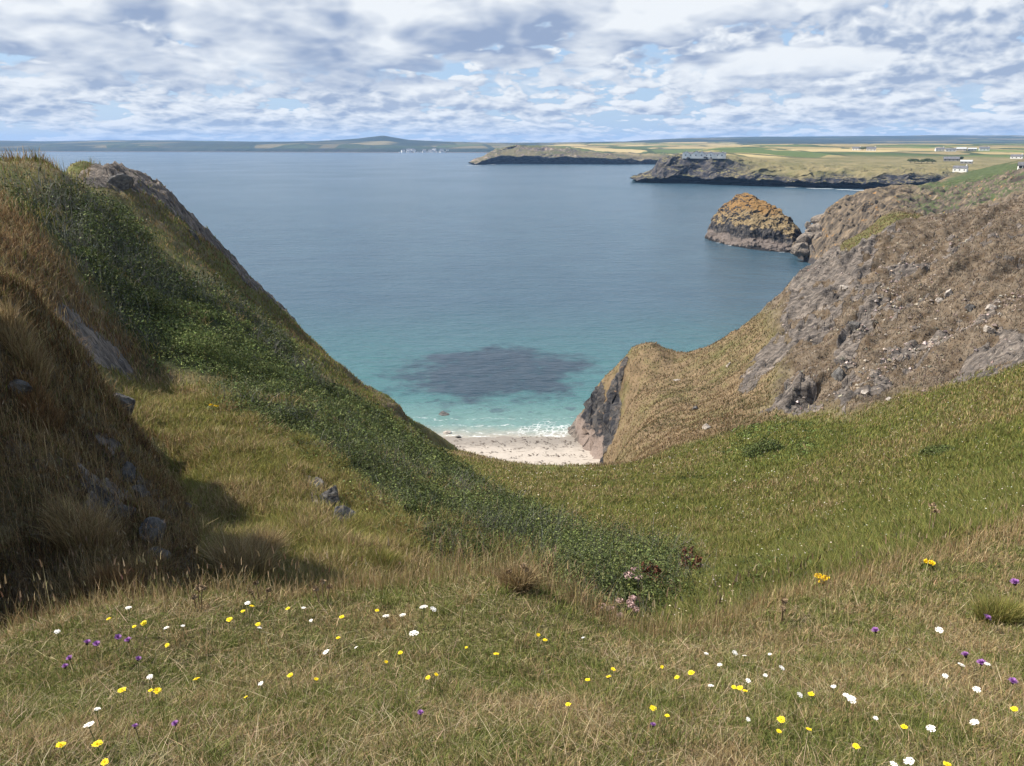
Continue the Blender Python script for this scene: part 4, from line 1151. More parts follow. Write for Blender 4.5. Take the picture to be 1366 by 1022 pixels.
# --- scrub: bushes of leaf-sized faces
def leaves(cx, cy, cz, r, hgt, n_each, size, cols, wts, twig=0.0):
    """leaf clusters over the domes of many bushes"""
    n = n_each * len(cx)
    i = np.repeat(np.arange(len(cx)), n_each)
    d = rng.normal(size=(n, 3)); d[:, 2] = np.abs(d[:, 2]) * 0.9 - 0.15; d /= np.linalg.norm(d, axis=1)[:, None]
    lump = 1 + 0.30 * fbm(d * 2.2 + i[:, None] * 7.13, 2, 211)
    rad = (0.72 + 0.34 * rng.uniform(0, 1, n) ** 0.7) * lump
    P_ = np.stack([cx[i] + d[:, 0] * r[i] * rad, cy[i] + d[:, 1] * r[i] * rad, cz[i] + d[:, 2] * hgt[i] * rad], 1)
    nn = d + rng.normal(0, 0.55, (n, 3)); nn /= np.linalg.norm(nn, axis=1)[:, None]
    t = np.cross(nn, rng.normal(size=(n, 3))); t /= np.linalg.norm(t, axis=1)[:, None]
    b = np.cross(nn, t)
    s = (size[i] * np.exp(rng.normal(0, 0.3, n)))[:, None]
    V = np.empty((n, 4, 3))
    V[:, 0] = P_ - t * s; V[:, 1] = P_ - b * s * 0.5; V[:, 2] = P_ + t * s; V[:, 3] = P_ + b * s * 0.5
    q = np.arange(n)[:, None] * 4 + np.arange(4)
    bush_t = np.exp(rng.normal(0, 0.26, len(cx)) + 0.5 * patchy(cx, cy, 2.5, 215))
    C = palette(n, cols, wts, 0.28) * bush_t[i][:, None]
    return V.reshape(-1, 3), q, np.zeros((0, 3), int), np.repeat(C, 4, 0)


SCRUBC = [(0.060, 0.078, 0.024), (0.088, 0.108, 0.034), (0.115, 0.130, 0.044), (0.045, 0.055, 0.022)]
GREY = [(0.12, 0.125, 0.105), (0.17, 0.165, 0.14)]


def thicket(name, field, n, y0, y1, rmin, rmax, per, cols, wts, grey=0.0, a0=-0.9, a1=0.8, flat=0.6):
    x, y = sow(n, y0, y1, np.clip(field * 1.2 - 0.2, 0, 1), 1.0, a0, a1)
    r = rng.uniform(rmin, rmax, len(x))
    v = Veg()
    v.add(*leaves(x, y, land_z(x, y) - 0.15 * r, r, r * flat, per, np.maximum(0.018, 0.0014 * y), cols, wts))
    k = rng.uniform(0, 1, len(x)) < grey
    if k.any():                                                     # bare grey twigs poking out
        xr, yr, rr_ = (np.repeat(a[k], 26) for a in (x, y, r))
        tx = xr + rng.normal(0, 0.5, len(xr)) * rr_; ty = yr + rng.normal(0, 0.5, len(xr)) * rr_
        v.add(*blades(tx, ty, land_z(tx, ty) + 0.1 * rr_, rr_ * rng.uniform(0.5, 1.05, len(xr)), width_at(yr, 0.75), palette(len(xr), GREY, [1, 1]), 0.5))
    o = v.build(name, m_leaf)
    return tag(o, kind='stuff')


gaps = smooth(fbm(np.stack([GX / 3.2, GY / 4.5, GZ / 3.2], 1), 4, 219), 0.08, 0.22)
v = Veg()
x, y = sow(160000, 8.5, 78.0, np.clip(union(scrub1, scrub3 * .8) * np.maximum(gaps, smooth(-scrub, -.9, -.5)), 0, 1), 1.0, -0.85, 0.3)
v.add(*blades(x, y, land_z(x, y), rng.uniform(0.15, 0.45, len(x)), width_at(y, 1.15), blend_tint(x, y, GREEN[:2] + LIME[:2], STRAW[1:] + BROWN_[:2], np.full(len(x), .5)), 0.55))
tag(v.build('clearing_grass', m_blade), kind='stuff')
thicket('blackthorn_scrub', np.clip(scrub1 - scrub2 - .85 * gaps, 0, 1), 6500, 19, 78, 0.45, 1.4, 130, SCRUBC + GREY[:1], [2.0, 2, 1, 2, 0.35], 0.4, a0=-0.85, a1=0.0, flat=0.9)
thicket('bramble_scrub', scrub2, 1600, 22, 60, 0.4, 1.0, 230, SCRUBC + [(0.10, 0.13, 0.04), (0.12, 0.15, 0.045)], [1, 2, 2, 0.5, 2, 1], 0.0, a0=-0.8, a1=0.0, flat=.8)
thicket('gully_scrub', np.clip(scrub3 - .45 * gaps, 0, 1), 5600, 8.5, 52, 0.25, 0.85, 170, SCRUBC + [(0.095, 0.12, 0.04)], [1.5, 2.2, 2, 1, 0.8], 0.12, -0.7, 0.3, flat=0.85)
thicket('bracken', np.maximum(scrub4, lush3 * .35), 900, 6.3, 16, 0.14, 0.36, 200, SCRUBC + [(0.10, 0.125, 0.04), (0.13, 0.12, 0.06)], [1.2, 2, 2, 0.8, 1.2, 0.5], 0.10, 0.0, 0.6)
thicket('clover_patch', lush * 0.75, 1500, 30, 66, 0.25, 0.6, 90, SCRUBC[1:3] + [(0.10, 0.14, 0.04)], [1, 2, 2], 0.0, 0.1, 0.6, 0.5)
thicket('nettle_patch', np.clip(lush2 + meadow * smooth(-n_big, 0.05, 0.3), 0, 1) * 0.40, 1600, 9, 48, 0.15, 0.45, 80, SCRUBC[1:3] + [(0.10, 0.13, 0.04)], [1, 2, 2], 0.0, 0.0, 0.8, 0.6)

# --- pale flecks of small flowers far down the slopes, and pebbly scree on the heath
v = Veg()
x, y = sow(5200, 7.5, 60.0, np.clip(meadow * smooth(n_mid, -0.1, 0.35), 0, 1), 1.0, -0.2, 0.8)
z = land_z(x, y) + rng.uniform(0.15, 0.32, len(x)); s = np.maximum(0.012, 0.0009 * y) * rng.uniform(0.5, 1.2, len(x))
V = np.stack([np.stack([x - s, y, z], 1), np.stack([x, y - s, z + s * .3], 1), np.stack([x + s, y, z + s * .2], 1), np.stack([x, y + s, z + s * .5], 1)], 1).reshape(-1, 3)
v.add(V, np.arange(len(x))[:, None] * 4 + np.arange(4), np.zeros((0, 3), int), np.repeat(palette(len(x), [(0.55, 0.50, 0.42), (0.42, 0.34, 0.24)], [1, 1]), 4, 0))
tag(v.build('wild_carrot_umbels', m_blade), kind='stuff')

# stalks on the left skyline
v = Veg()
u_ = rng.uniform(-60, 130, 700); Yr = np.interp(u_, [p[0] for p in CREST_L], [p[2] for p in CREST_L]) - 1.5
x = (u_ - 683) / F * Yr * .955; h = rng.uniform(.3, .95, 700) ** 1.3
v.add(*blades(x, Yr, land_z(x, Yr), h, np.full(700, .03), palette(700, STRAW[1:] + GREEN[:1], np.ones(5)), .25))
tag(v.build('skyline_grass', m_blade), kind='stuff')
# pale scree on the heath
v = Veg()
hot = np.zeros(NL * NA)
for (u, v_, rad) in [(1195, 372, 34), (1180, 400, 34), (1210, 345, 30), (1330, 290, 40), (1250, 335, 34), (1170, 430, 26), (1250, 470, 30), (1300, 430, 28), (1120, 335, 26), (1210, 300, 30), (1150, 500, 30)]:
    gx, gy = ground(u, v_, 40)
    hot = np.maximum(hot, np.exp(-(((GX - gx) / 4.5) ** 2 + ((GY - gy) / 6.5) ** 2)))
x, y = sow(30000, 45, 140, np.clip((heath * (0.012 + hot)) * smooth(n_mid + .5 * n_big, -.15, .35), 0, 1) * 1.0, 1.0, 0.1, 0.8)
z = land_z(x, y); s = rng.uniform(.05, .20, len(x)) * (1 + .5 * (rng.uniform(0, 1, len(x)) < .06))
oc = np.array([(1, 0, 0), (-1, 0, 0), (0, 1, 0), (0, -1, 0), (0, 0, .8), (0, 0, -.8)])
an = rng.uniform(0, 6.28, len(x)); ca_, sa_ = np.cos(an), np.sin(an)
V = oc[None] * np.exp(np.clip(rng.normal(0, .3, (len(x), 6, 1)), -.6, .4)) * s[:, None, None]
V = np.stack([V[..., 0] * ca_[:, None] - V[..., 1] * sa_[:, None], V[..., 0] * sa_[:, None] + V[..., 1] * ca_[:, None], V[..., 2]], -1) + np.stack([x, y, z + .15 * s], 1)[:, None]
tf = np.array([(0, 2, 4), (2, 1, 4), (1, 3, 4), (3, 0, 4), (2, 0, 5), (1, 2, 5), (3, 1, 5), (0, 3, 5)])
v.add(V.reshape(-1, 3), np.zeros((0, 4), int), (np.arange(len(x))[:, None, None] * 6 + tf).reshape(-1, 3), np.repeat(palette(len(x), [(0.36, 0.29, 0.24), (0.27, 0.22, 0.19), (0.46, 0.40, 0.35), (0.15, 0.13, 0.115)], [2, 2, 1, 1.5], .15), 6, 0))
tag(v.build('scree', m_blade), kind='stuff')


# ------------------------------------------------------------------ flowers of the meadow, one by one
def plain(name, col, rough=0.7, var=0.0, scale=8.0, trans=0.0):
    m, g = material(name)
    c = col
    if var:
        n_ = g.noise(g.n('ShaderNodeTexCoord').outputs['Object'], scale, 4.0, 0.6)
        c = g.mix(g.step(n_, 0.3, 0.7), tuple(x * (1 - var) for x in col), tuple(min(1, x * (1 + var)) for x in col))
    g.out(g.bsdf(c, rough, None, 0.15))
    return m


m_yel = plain('yellow_petals', (0.85, 0.62, 0.02), 0.6, 0.12, 60)
m_wht = plain('white_petals', (0.78, 0.74, 0.68), 0.7, 0.10, 60)
m_cream = plain('cream_petals', (0.55, 0.44, 0.34), 0.8, 0.25, 60)
m_pur = plain('purple_petals', (0.30, 0.13, 0.36), 0.7, 0.2, 60)
m_stem = plain('green_stem', (0.10, 0.12, 0.04), 0.8, 0.2, 30)
m_eye = plain('flower_eye', (0.62, 0.36, 0.01), 0.8, 0.2, 80)
m_bud = plain('dark_bud', (0.06, 0.045, 0.03), 0.9, 0.3, 80)


def tube(path, radii, sides=5):
    V, Fq = [], []
    path = [np.array(p, float) for p in path]
    for i, p in enumerate(path):
        d = path[min(i + 1, len(path) - 1)] - path[max(i - 1, 0)]; d /= np.linalg.norm(d) + 1e-9
        a = np.cross(d, (0.3, 1, 0.2)); a /= np.linalg.norm(a); b = np.cross(d, a)
        for k in range(sides):
            t = 2 * math.pi * k / sides
            V.append(p + radii[i] * (a * math.cos(t) + b * math.sin(t)))
    for i in range(len(path) - 1):
        for k in range(sides):
            Fq.append((i * sides + k, i * sides + (k + 1) % sides, (i + 1) * sides + (k + 1) % sides, (i + 1) * sides + k))
    return np.array(V), np.array(Fq)


def join(parts):
    V, Fs, n = [], {}, 0
    for v, f in parts:
        f = np.atleast_2d(np.asarray(f)); V.append(np.asarray(v)); Fs.setdefault(f.shape[1], []).append(f + n); n += len(v)
    return np.concatenate(V), [np.concatenate(f) for f in Fs.values()]


def petals(n, r0, r1, wd, rise, r):
    V, Fq = [], []
    for k in range(n):
        t = 2 * math.pi * (k + r.uniform(-.2, .2)) / n; c, s = math.cos(t), math.sin(t); L = r1 * r.uniform(.85, 1.08)
        for rad, wid, zz in ((r0, wd * .5, 0), ((r0 + L) * .55, wd, rise * .7), (L, wd * .7, rise + r.uniform(-.1, .1) * r1)):
            V.append((c * rad - s * wid, s * rad + c * wid, zz)); V.append((c * rad + s * wid, s * rad - c * wid, zz))
        b = len(V) - 6
        Fq += [(b, b + 1, b + 3, b + 2), (b + 2, b + 3, b + 5, b + 4)]
    return np.array(V), np.array(Fq)


def dome(r, h, seg=8, rings=3, z0=0.0):
    V, Fq = [(0, 0, z0 + h)], []
    for i in range(1, rings + 1):
        a = math.pi / 2 * i / rings
        for k in range(seg):
            t = 2 * math.pi * k / seg
            V.append((r * math.sin(a) * math.cos(t), r * math.sin(a) * math.sin(t), z0 + h * math.cos(a)))
    for k in range(seg): Fq.append((0, 0, 1 + k, 1 + (k + 1) % seg))
    for i in range(rings - 1):
        for k in range(seg):
            Fq.append((1 + i * seg + k, 1 + i * seg + (k + 1) % seg, 1 + (i + 1) * seg + (k + 1) % seg, 1 + (i + 1) * seg + k))
    tri = np.array([(f[0], f[2], f[3]) for f in Fq[:seg]])
    return np.array(V, float), tri, np.array(Fq[seg:])


# unit models: head radius 1 at the top of a stem of length 1 (scaled per plant)
def head_meshes():
    out = {}
    rr = random.Random(5)
    V, Fs = join([petals(16, .12, 1.0, .16, .12, rr), petals(12, .10, .68, .14, .26, rr)])
    d, t, q = dome(.30, .22, 8, 3, .05)
    out['yellow'] = ((V, Fs), (d, [t, q]), m_yel, m_eye)
    P_ = []
    for k in range(34):
        a = rr.uniform(0, 6.283); q_ = math.sqrt(rr.uniform(0, 1)) * .86
        c = np.array((math.cos(a) * q_, math.sin(a) * q_, .18 * (1 - q_) + rr.uniform(-.05, .05)))
        pv, pf = petals(5, .02, .21, .08, .05, rr)
        P_.append((pv + c, pf))
    ray_ = [tube([(0, 0, -.7), (math.cos(a) * .6, math.sin(a) * .6, -.05)], [.03, .02], 3) for a in np.linspace(0, 6.283, 9)[:-1]]
    out['white'] = (join(P_), join(ray_), m_wht, m_stem)
    V, Fs = join([petals(20, .15, 1.0, .09, .45, rr), petals(16, .1, .75, .09, .75, rr), petals(10, .05, .4, .08, .9, rr)])
    d, t, q = dome(.42, -.75, 8, 4, .1)
    out['purple'] = ((V, Fs), (d, [t, q]), m_pur, m_bud)
    return out


HEADS = head_meshes()
FLOWERS = {
 'yellow': [(81,994,11),(130,993,12),(140,1017,9),(163,921,10),(201,921,6),(210,922,9),(262,906,9),(387,901,8),(422,906,6),(515,883,6),(534,871,7),(571,904,7),(582,900,6),(662,873,8),(451,851,6),(456,823,7),(503,815,6),(192,832,8),(179,836,5),(306,827,8),(344,833,7),(336,809,7),(324,816,6),(384,812,6),(223,861,6),(145,826,6),(328,930,5),(622,864,4),
   (718,847,6),(727,854,7),(818,893,7),(812,903,7),(784,907,7),(883,890,5),(903,904,7),(922,898,9),(758,940,8),(871,945,9),(890,955,7),(979,917,7),(987,918,8),(994,922,7),(1082,926,8),(1042,960,10),(1039,976,7),(1079,973,7),(1142,996,9),(1353,946,8),(1263,1020,9),(1206,970,8)],
 'white': [(552,845,15),(435,870,11),(565,810,13),(578,813,11),(515,822,11),(537,821,10),(475,864,6),(200,903,9),(119,967,14),(130,946,9),(330,805,9),(405,811,7),(346,838,7),(222,838,8),(76,843,8),(171,811,9),(244,835,6),(415,828,6),(348,912,8),
   (778,851,6),(980,871,9),(993,875,7),(942,872,7),(960,887,8),(1043,891,9),(998,908,8),(948,915,9),(1021,901,7),(1067,927,9),(1112,916,8),(1129,928,11),(1136,933,13),(1253,841,11),(1213,867,6),(1282,887,10),(1261,902,8),(1303,920,10),(1300,964,12),(1242,972,12),(1168,958,7),(998,960,7),(1192,1020,10),(1213,1016,14),(1027,873,6),(1317,886,8)],
 'purple': [(171,855,9),(157,851,9),(129,860,9),(116,858,9),(93,879,8),(87,890,8),(234,966,9),(561,952,9),(184,880,8),(180,970,8),(1354,778,11),(1168,842,10),(1316,825,10),(1288,875,10),(1309,885,10),(1351,910,10),(871,968,8)]}
KIND = {'yellow': 'yellow hawkbit flower', 'white': 'flat white yarrow head', 'purple': 'purple knapweed flower'}
GROUP = {'yellow': 'yellow hawkbit flowers in the meadow', 'white': 'white yarrow flowers in the meadow', 'purple': 'purple knapweed flowers in the meadow'}
NAME = {'yellow': 'hawkbit_flower', 'white': 'yarrow_flower', 'purple': 'knapweed_flower'}
ORD = ['first', 'second', 'third', 'fourth', 'fifth', 'sixth', 'seventh', 'eighth', 'ninth', 'tenth', 'eleventh', 'twelfth', 'thirteenth']


def area(u, v):
    side = 'left' if u < 300 else 'centre-left' if u < 690 else 'centre-right' if u < 1030 else 'right'
    return side, ('near' if v > 915 else 'middle' if v > 860 else 'far')


for kind, spots in FLOWERS.items():
    (pv, pf), (cv_, cf), mp_, mc_ = HEADS[kind]
    proto = None
    cells = {}
    for s in sorted(spots): cells.setdefault(area(s[0], s[1]), []).append(s)
    for (side, dep), lst in cells.items():
        for i, (u, v, px_) in enumerate(lst):
            h = {'yellow': .10, 'white': .13, 'purple': .13}[kind] * rng.uniform(.7, 1.25) * (1.25 if dep == 'far' else 1.0)
            x, y = ground(u, v, 1.4, 12.0, arr=GZ + h)
            z = float(land_z([x], [y])[0]); dist = math.sqrt(x * x + y * y + (EYE - z) ** 2)
            rad = px_ * 0.5 / F * dist * (0.9 if kind != 'white' else 0.82)
            where = f'in the {dep} {side} part of meadow'
            lab = f'only {KIND[kind]} {where}' if len(lst) == 1 else f'{KIND[kind]}, {ORD[i]} from left {where}'
            r = empty(NAME[kind], (x, y, z), lab, 'flower', GROUP[kind], rng.uniform(0, 6.28))
            if proto is None:
                st_v, st_f = tube([(0, 0, -.1), (.05, 0, .4), (.02, .03, .75), (0, 0, 1)], [.010, .010, .009, .012], 4)
                a = mesh_np('stem', st_v, st_f, m_stem, True, None, r)
                b = mesh_np('petals', pv, pf, mp_, False, None, r)
                c_ = mesh_np('flower_centre' if kind != 'white' else 'umbel_rays', cv_, cf, mc_, True, None, r)
                proto = (a, b, c_)
                ch = proto
            else:
                ch = []
                for q in proto:
                    d = q.copy(); COL.objects.link(d); d.parent = r; ch.append(d)
            ch[0].scale = (0.16, 0.16, h)
            til = (rng.uniform(-.35, .25), rng.uniform(-.45, .15), 0)
            for d in ch[1:]:
                d.location = (0, 0, h); d.scale = (rad, rad, rad); d.rotation_euler = til


# ------------------------------------------------------------------ herbs, bushes and tussocks that stand out
def px_size(u, v, px_, ymin=1.5):
    p = on_land(u, v, ymin)
    return p, px_ / F * math.sqrt(p[0] ** 2 + p[1] ** 2 + (EYE - p[2]) ** 2)


m_red = plain('dock_seed', (0.13, 0.045, 0.03), 0.9, 0.35, 25)
m_pink = plain('agrimony_flowers', (0.46, 0.32, 0.30), 0.8, 0.3, 25)
m_rag = plain('ragwort_flowers', (0.80, 0.55, 0.02), 0.7, 0.15, 25)
m_seed = plain('carrot_seed', (0.25, 0.18, 0.11), 0.9, 0.3, 25)
m_dead = plain('dry_stem', (0.22, 0.16, 0.09), 0.9, 0.25, 25)


def herb(name, u, v, px_h, label, cat, kind, n_stem, spread, group=None, ymin=6.2):
    p, h = px_size(u, v, px_h, ymin)
    r = empty(name, p, label, cat, group)
    lf_, hd = Veg(), []
    for k in range(n_stem):
        a = rng.uniform(0, 6.28); q = spread * h * math.sqrt(rng.uniform(0, 1)); hh = h * rng.uniform(.7, 1.05)
        bx, by = math.cos(a) * q * .5, math.sin(a) * q * .5; tx, ty = math.cos(a) * q, math.sin(a) * q
        sv, sf = tube([(bx, by, -.08), (bx * .6 + tx * .4, by * .6 + ty * .4, hh * .5), (tx, ty, hh)], [.006, .006, .005], 4)
        mesh_np('stem', sv, sf, m_dead if kind in ('dock', 'carrot') else m_stem, True, None, r)
        if kind == 'dock':
            n = 90; t = rng.uniform(.35, 1, n); rad = .10 * h * (1.1 - t) + .012; an = rng.uniform(0, 6.28, n)
            P_ = np.stack([bx + (tx - bx) * t + np.cos(an) * rad, by + (ty - by) * t + np.sin(an) * rad, hh * t], 1); s = rng.uniform(.012, .022, n)
        else:
            n = {'agrimony': 70, 'ragwort': 60, 'carrot': 40}[kind]; q2 = np.sqrt(rng.uniform(0, 1, n)) * (.17 if kind != 'carrot' else .09) * h; an = rng.uniform(0, 6.28, n)
            P_ = np.stack([tx + np.cos(an) * q2, ty + np.sin(an) * q2, hh + rng.uniform(-.03, .03, n) * h + .03 * h * (1 - q2 / (.17 * h))], 1); s = rng.uniform(.010, .022, n)
        d = rng.normal(size=(n, 3)); d /= np.linalg.norm(d, axis=1)[:, None]; e = np.cross(d, rng.normal(size=(n, 3))); e /= np.linalg.norm(e, axis=1)[:, None]
        V = np.stack([P_ - d * s[:, None], P_ - e * s[:, None] * .8, P_ + d * s[:, None], P_ + e * s[:, None] * .8], 1).reshape(-1, 3)
        hd.append((V, np.arange(n)[:, None] * 4 + np.arange(4)))
        if kind == 'carrot': continue
        lf_.add(*leaves(np.array([bx]), np.array([by]), np.array([hh * .15]), np.array([.13 * h + .03]), np.array([hh * .55]), 36, np.array([.028]), GREEN[:3], [1, 1, 1]))
    for hv, hf in hd: mesh_np('flower_head' if kind != 'dock' else 'seed_head', hv, hf, {'dock': m_red, 'agrimony': m_pink, 'ragwort': m_rag, 'carrot': m_seed}[kind], False, None, r)
    if lf_.V: lf_.build('leaves', m_leaf, r)


herb('hemp_agrimony', 843, 788, 24, 'tall pink hemp agrimony clump in the gully beside red docks', 'wild plant', 'agrimony', 7, .6)
herb('hemp_agrimony', 838, 834, 27, 'low pink hemp agrimony clump at the nearest edge of the gully', 'wild plant', 'agrimony', 6, .7)
herb('hemp_agrimony', 806, 838, 26, 'mauve hemp agrimony left of the clump at the gully edge', 'wild plant', 'agrimony', 5, .5)
herb('hemp_agrimony', 920, 768, 22, 'pink hemp agrimony between the two red dock stands farther down the gully', 'wild plant', 'agrimony', 6, .7)
herb('dock_plant', 868, 786, 38, 'dark red dock spikes right of the tall pink agrimony', 'wild plant', 'dock', 7, .35, 'red docks in the gully')
herb('dock_plant', 918, 772, 38, 'dark red dock spikes on the far green side of the gully', 'wild plant', 'dock', 9, .6, 'red docks in the gully')
herb('dock_plant', 805, 832, 30, 'dark red dock spikes nearest the meadow rim', 'wild plant', 'dock', 5, .4, 'red docks in the gully')
herb('dock_plant', 728, 772, 26, 'small red dock by the grass rim left of the gully', 'wild plant', 'dock', 3, .4, 'red docks in the gully')
herb('ragwort', 1094, 789, 19, 'yellow ragwort standing at the right edge of the gully', 'wild plant', 'ragwort', 4, .3)
herb('ragwort', 1236, 762, 11, 'broad yellow ragwort head on the right rim of the meadow', 'wild plant', 'ragwort', 3, .5)
herb('ragwort', 287, 552, 13, 'small yellow ragwort below the bramble bush on the left slope', 'wild plant', 'ragwort', 3, .4, None, 9.0)
herb('wild_carrot', 1240, 722, 46, 'tall thin wild carrot stalk standing above the right rim', 'wild plant', 'carrot', 2, .25)
for (u, v, h, lab) in [(690, 790, 30, 'dry wild carrot at the left end of the tall rim grass'), (430, 806, 26, 'dry wild carrot against the shadow at the foot of the valley'), (262, 812, 24, 'dry wild carrot on the rim under the brown bank'),
                       (1042, 832, 26, 'dry wild carrot on the near slope right of the gully'), (350, 806, 24, 'dry wild carrot on the rim below the big tussock')]:
    herb('wild_carrot', u, v, h, lab, 'wild plant', 'carrot', 3, .5, 'dry wild carrots along the rim', 3.0)

BUSH = [  # u, v (foot), radius px, flatness, ymin, colours, label
 (262, 474, 56, .62, 19, 1, 'bright green bramble bush high on the left slope'),
 (338, 505, 44, .55, 19, 1, 'green bramble bush right of the bright one on the left slope'),
 (210, 420, 38, .6, 20, 0, 'dark blackthorn bush above the bramble on the left slope'),
 (128, 360, 34, .6, 20, 0, 'dark blackthorn bush high up the left slope in shade'),
 (390, 560, 40, .6, 9, 2, 'grey green bush at the top of the scrub band beside the valley grass'),
 (470, 612, 36, .55, 9, 0, 'dark rounded bush in the scrub band above the valley grass'),
 (560, 690, 38, .55, 9, 0, 'dark rounded bush halfway down the scrub band'),
 (640, 742, 40, .5, 8, 0, 'dark green bush at the foot of the scrub band'),
 (745, 772, 40, .5, 7, 1, 'leafy green bush at the gully end of the scrub band'),
 (1002, 800, 34, .55, 6.2, 1, 'low green bush on the right bank of the gully'),
 (960, 826, 34, .5, 6.0, 2, 'greyish low bush nearest the meadow in the gully'),
 (905, 836, 26, .6, 6.0, 0, 'small dark bush at the bottom of the gully'),
 (1015, 606, 32, .45, 25, 1, 'flat dark green bush on the far side of the right meadow'),
 (1252, 608, 26, .4, 15, 1, 'flat green bush alone on the right meadow')]
for (u, v, rp, fl, ymin, ci, lab) in BUSH:
    p, r_ = px_size(u, v, rp, ymin)
    ro = empty('bush', p, lab, 'bush', 'separate bushes on the slopes', rng.uniform(0, 6.28))
    vg = Veg()
    nb = 9
    a = rng.uniform(0, 6.28, nb); q = np.sqrt(rng.uniform(0, 1, nb)) * r_ * .62
    bx, by = np.cos(a) * q, np.sin(a) * q
    rs = r_ * rng.uniform(.34, .52, nb); bz = r_ * fl * .45 * (1 - (q / r_) ** 2) - .1
    gz = np.array([float(land_z([p[0] + bx[i]], [p[1] + by[i]])[0]) - p[2] for i in range(nb)])
    cols = [(SCRUBC, [1.5, 2, 1.2, 1]), (SCRUBC + [(0.10, 0.13, 0.04), (0.12, 0.15, 0.045)], [.6, 1.6, 2, .3, 2, 1]), (SCRUBC + GREY[:1], [1, 1.6, 1.2, .8, 1.4])][ci]
    ro.rotation_euler = (0, 0, 0)
    vg.add(*leaves(bx, by, bz + gz, rs, rs * .85, 620, np.full(nb, max(.016, .0011 * p[1])), *cols))
    vg.build('foliage', m_leaf, ro)
    for k in range(4):
        i = rng.integers(0, nb)
        sv, sf = tube([(bx[i] * .3, by[i] * .3, gz[i] - .15), (bx[i] * .7, by[i] * .7, (bz[i] + gz[i]) * .6 + .05), (bx[i], by[i], bz[i] + gz[i] + rs[i] * .6)], [.03, .02, .008], 5)
        mesh_np('stem', sv, sf, m_dead, True, None, ro)

TUSS = [(325, 778, 66, 80, 0, 8.5, 'big straw coloured grass tussock standing in the shaded valley floor'),
 (356, 742, 34, 44, 0, 9, 'pale grass tussock behind the big one in the valley'), (515, 765, 34, 36, 1, 7.5, 'yellow green grass tussock at the valley mouth near the rim'),
 (112, 718, 62, 56, 0, 7, 'pale dry tussock halfway down the brown bank'), (55, 560, 40, 34, 2, 8, 'rusty tussock on the upper brown bank'),
 (160, 790, 36, 34, 2, 7, 'brown tussock at the foot of the bank'), (30, 470, 40, 40, 0, 8, 'golden sunlit tussock at the top of the brown bank'),
 (408, 600, 24, 26, 1, 10, 'light green tussock at the top of the valley'), (690, 786, 40, 42, 0, 4.6, 'tall straw tussock on the rim at the middle of the meadow'),
 (1330, 830, 40, 34, 1, 3.0, 'long green tussock on the right of the meadow'), (560, 560, 20, 22, 2, 30, 'brown tussock on the cliff strip above the beach')]
for (u, v, wp, hp_, ci, ymin, lab) in TUSS:
    p, sc1 = px_size(u, v, 1.0, ymin)
    W_, H_ = wp * sc1, hp_ * sc1
    n = 1500
    a = rng.uniform(0, 6.28, n); q = np.sqrt(rng.uniform(0, 1, n)) * W_ * .45
    x, y = np.cos(a) * q, np.sin(a) * q
    z = land_z(p[0] + x, p[1] + y) - p[2]
    cols = [STRAW, LIME, RUST + STRAW[3:4]][ci]
    V, qd, t, C = blades(x, y, z, H_ * rng.uniform(.5, 1.05, n) * (1 - .35 * q / W_), width_at(np.full(n, p[1]), 1.0), palette(n, cols, np.ones(len(cols))), .35)
    dirs = np.stack([np.cos(a), np.sin(a)], 1) * (q / W_ * .55 * H_)[:, None]
    V = V.reshape(n, 5, 3); V[:, 2:4, :2] += dirs[:, None] * .45; V[:, 4, :2] += dirs
    o = mesh_np('grass_tussock', V.reshape(-1, 3), [qd, t], m_blade, False, {'tint': C})
    o.location = p
    tag(o, lab, 'tussock', 'grass tussocks on the slopes')


# ------------------------------------------------------------------ rocks
def rock_mesh(seed, cuts=22, squash=(1, 1, .75), rough=.06, res=34):
    r = np.random.default_rng(seed)
    th = np.linspace(0, np.pi, res); ph = np.linspace(0, 2 * np.pi, res * 2, endpoint=False)
    T, PH = np.meshgrid(th, ph, indexing='ij')
    d = np.stack([np.sin(T) * np.cos(PH), np.sin(T) * np.sin(PH), np.cos(T)], -1).reshape(-1, 3)
    pl = r.normal(size=(cuts, 3)); pl /= np.linalg.norm(pl, axis=1)[:, None]; di = r.uniform(.55, 1.0, cuts)
    dots = d @ pl.T
    rad = np.min(np.where(dots > .05, di / np.maximum(dots, .05), 9), axis=1); rad = np.minimum(rad, 1.25)
    rad *= 1 + rough * fbm(d * 3 + seed, 4, seed % 50)
    V = d * rad[:, None] * np.array(squash)
    i = np.arange(res * res * 2).reshape(res, res * 2); j = np.roll(i, -1, 1)
    f = np.stack([i[:-1], i[1:], j[1:], j[:-1]], -1).reshape(-1, 4)
    return V, f


def rock_material(name, a, b, fleck, fl_amt, scale):
    m, g = material(name)
    p = g.n('ShaderNodeTexCoord').outputs['Object']
    mp = g.n('ShaderNodeMapping'); g.put(mp.inputs[0], p); mp.inputs['Scale'].default_value = (scale, scale * 2.5, scale * 1.4); mp.inputs['Rotation'].default_value = (R(25), R(-30), R(40))
    n1 = g.noise(mp.outputs[0], 1.0, 7.0, 0.65, 0.3); n2 = g.noise(p, scale * 3, 5.0, 0.65)
    c = g.mix(g.step(n1, 0.35, 0.68), a, b)
    c = g.mix(g.step(n2, 0.60, 0.68, 0, fl_amt), c, fleck)
    g.out(g.bsdf(c, 0.9, g.bump(g.math('ADD', n1, g.math('MULTIPLY', n2, .5)), .25 / scale, 0.9), .15))
    return m


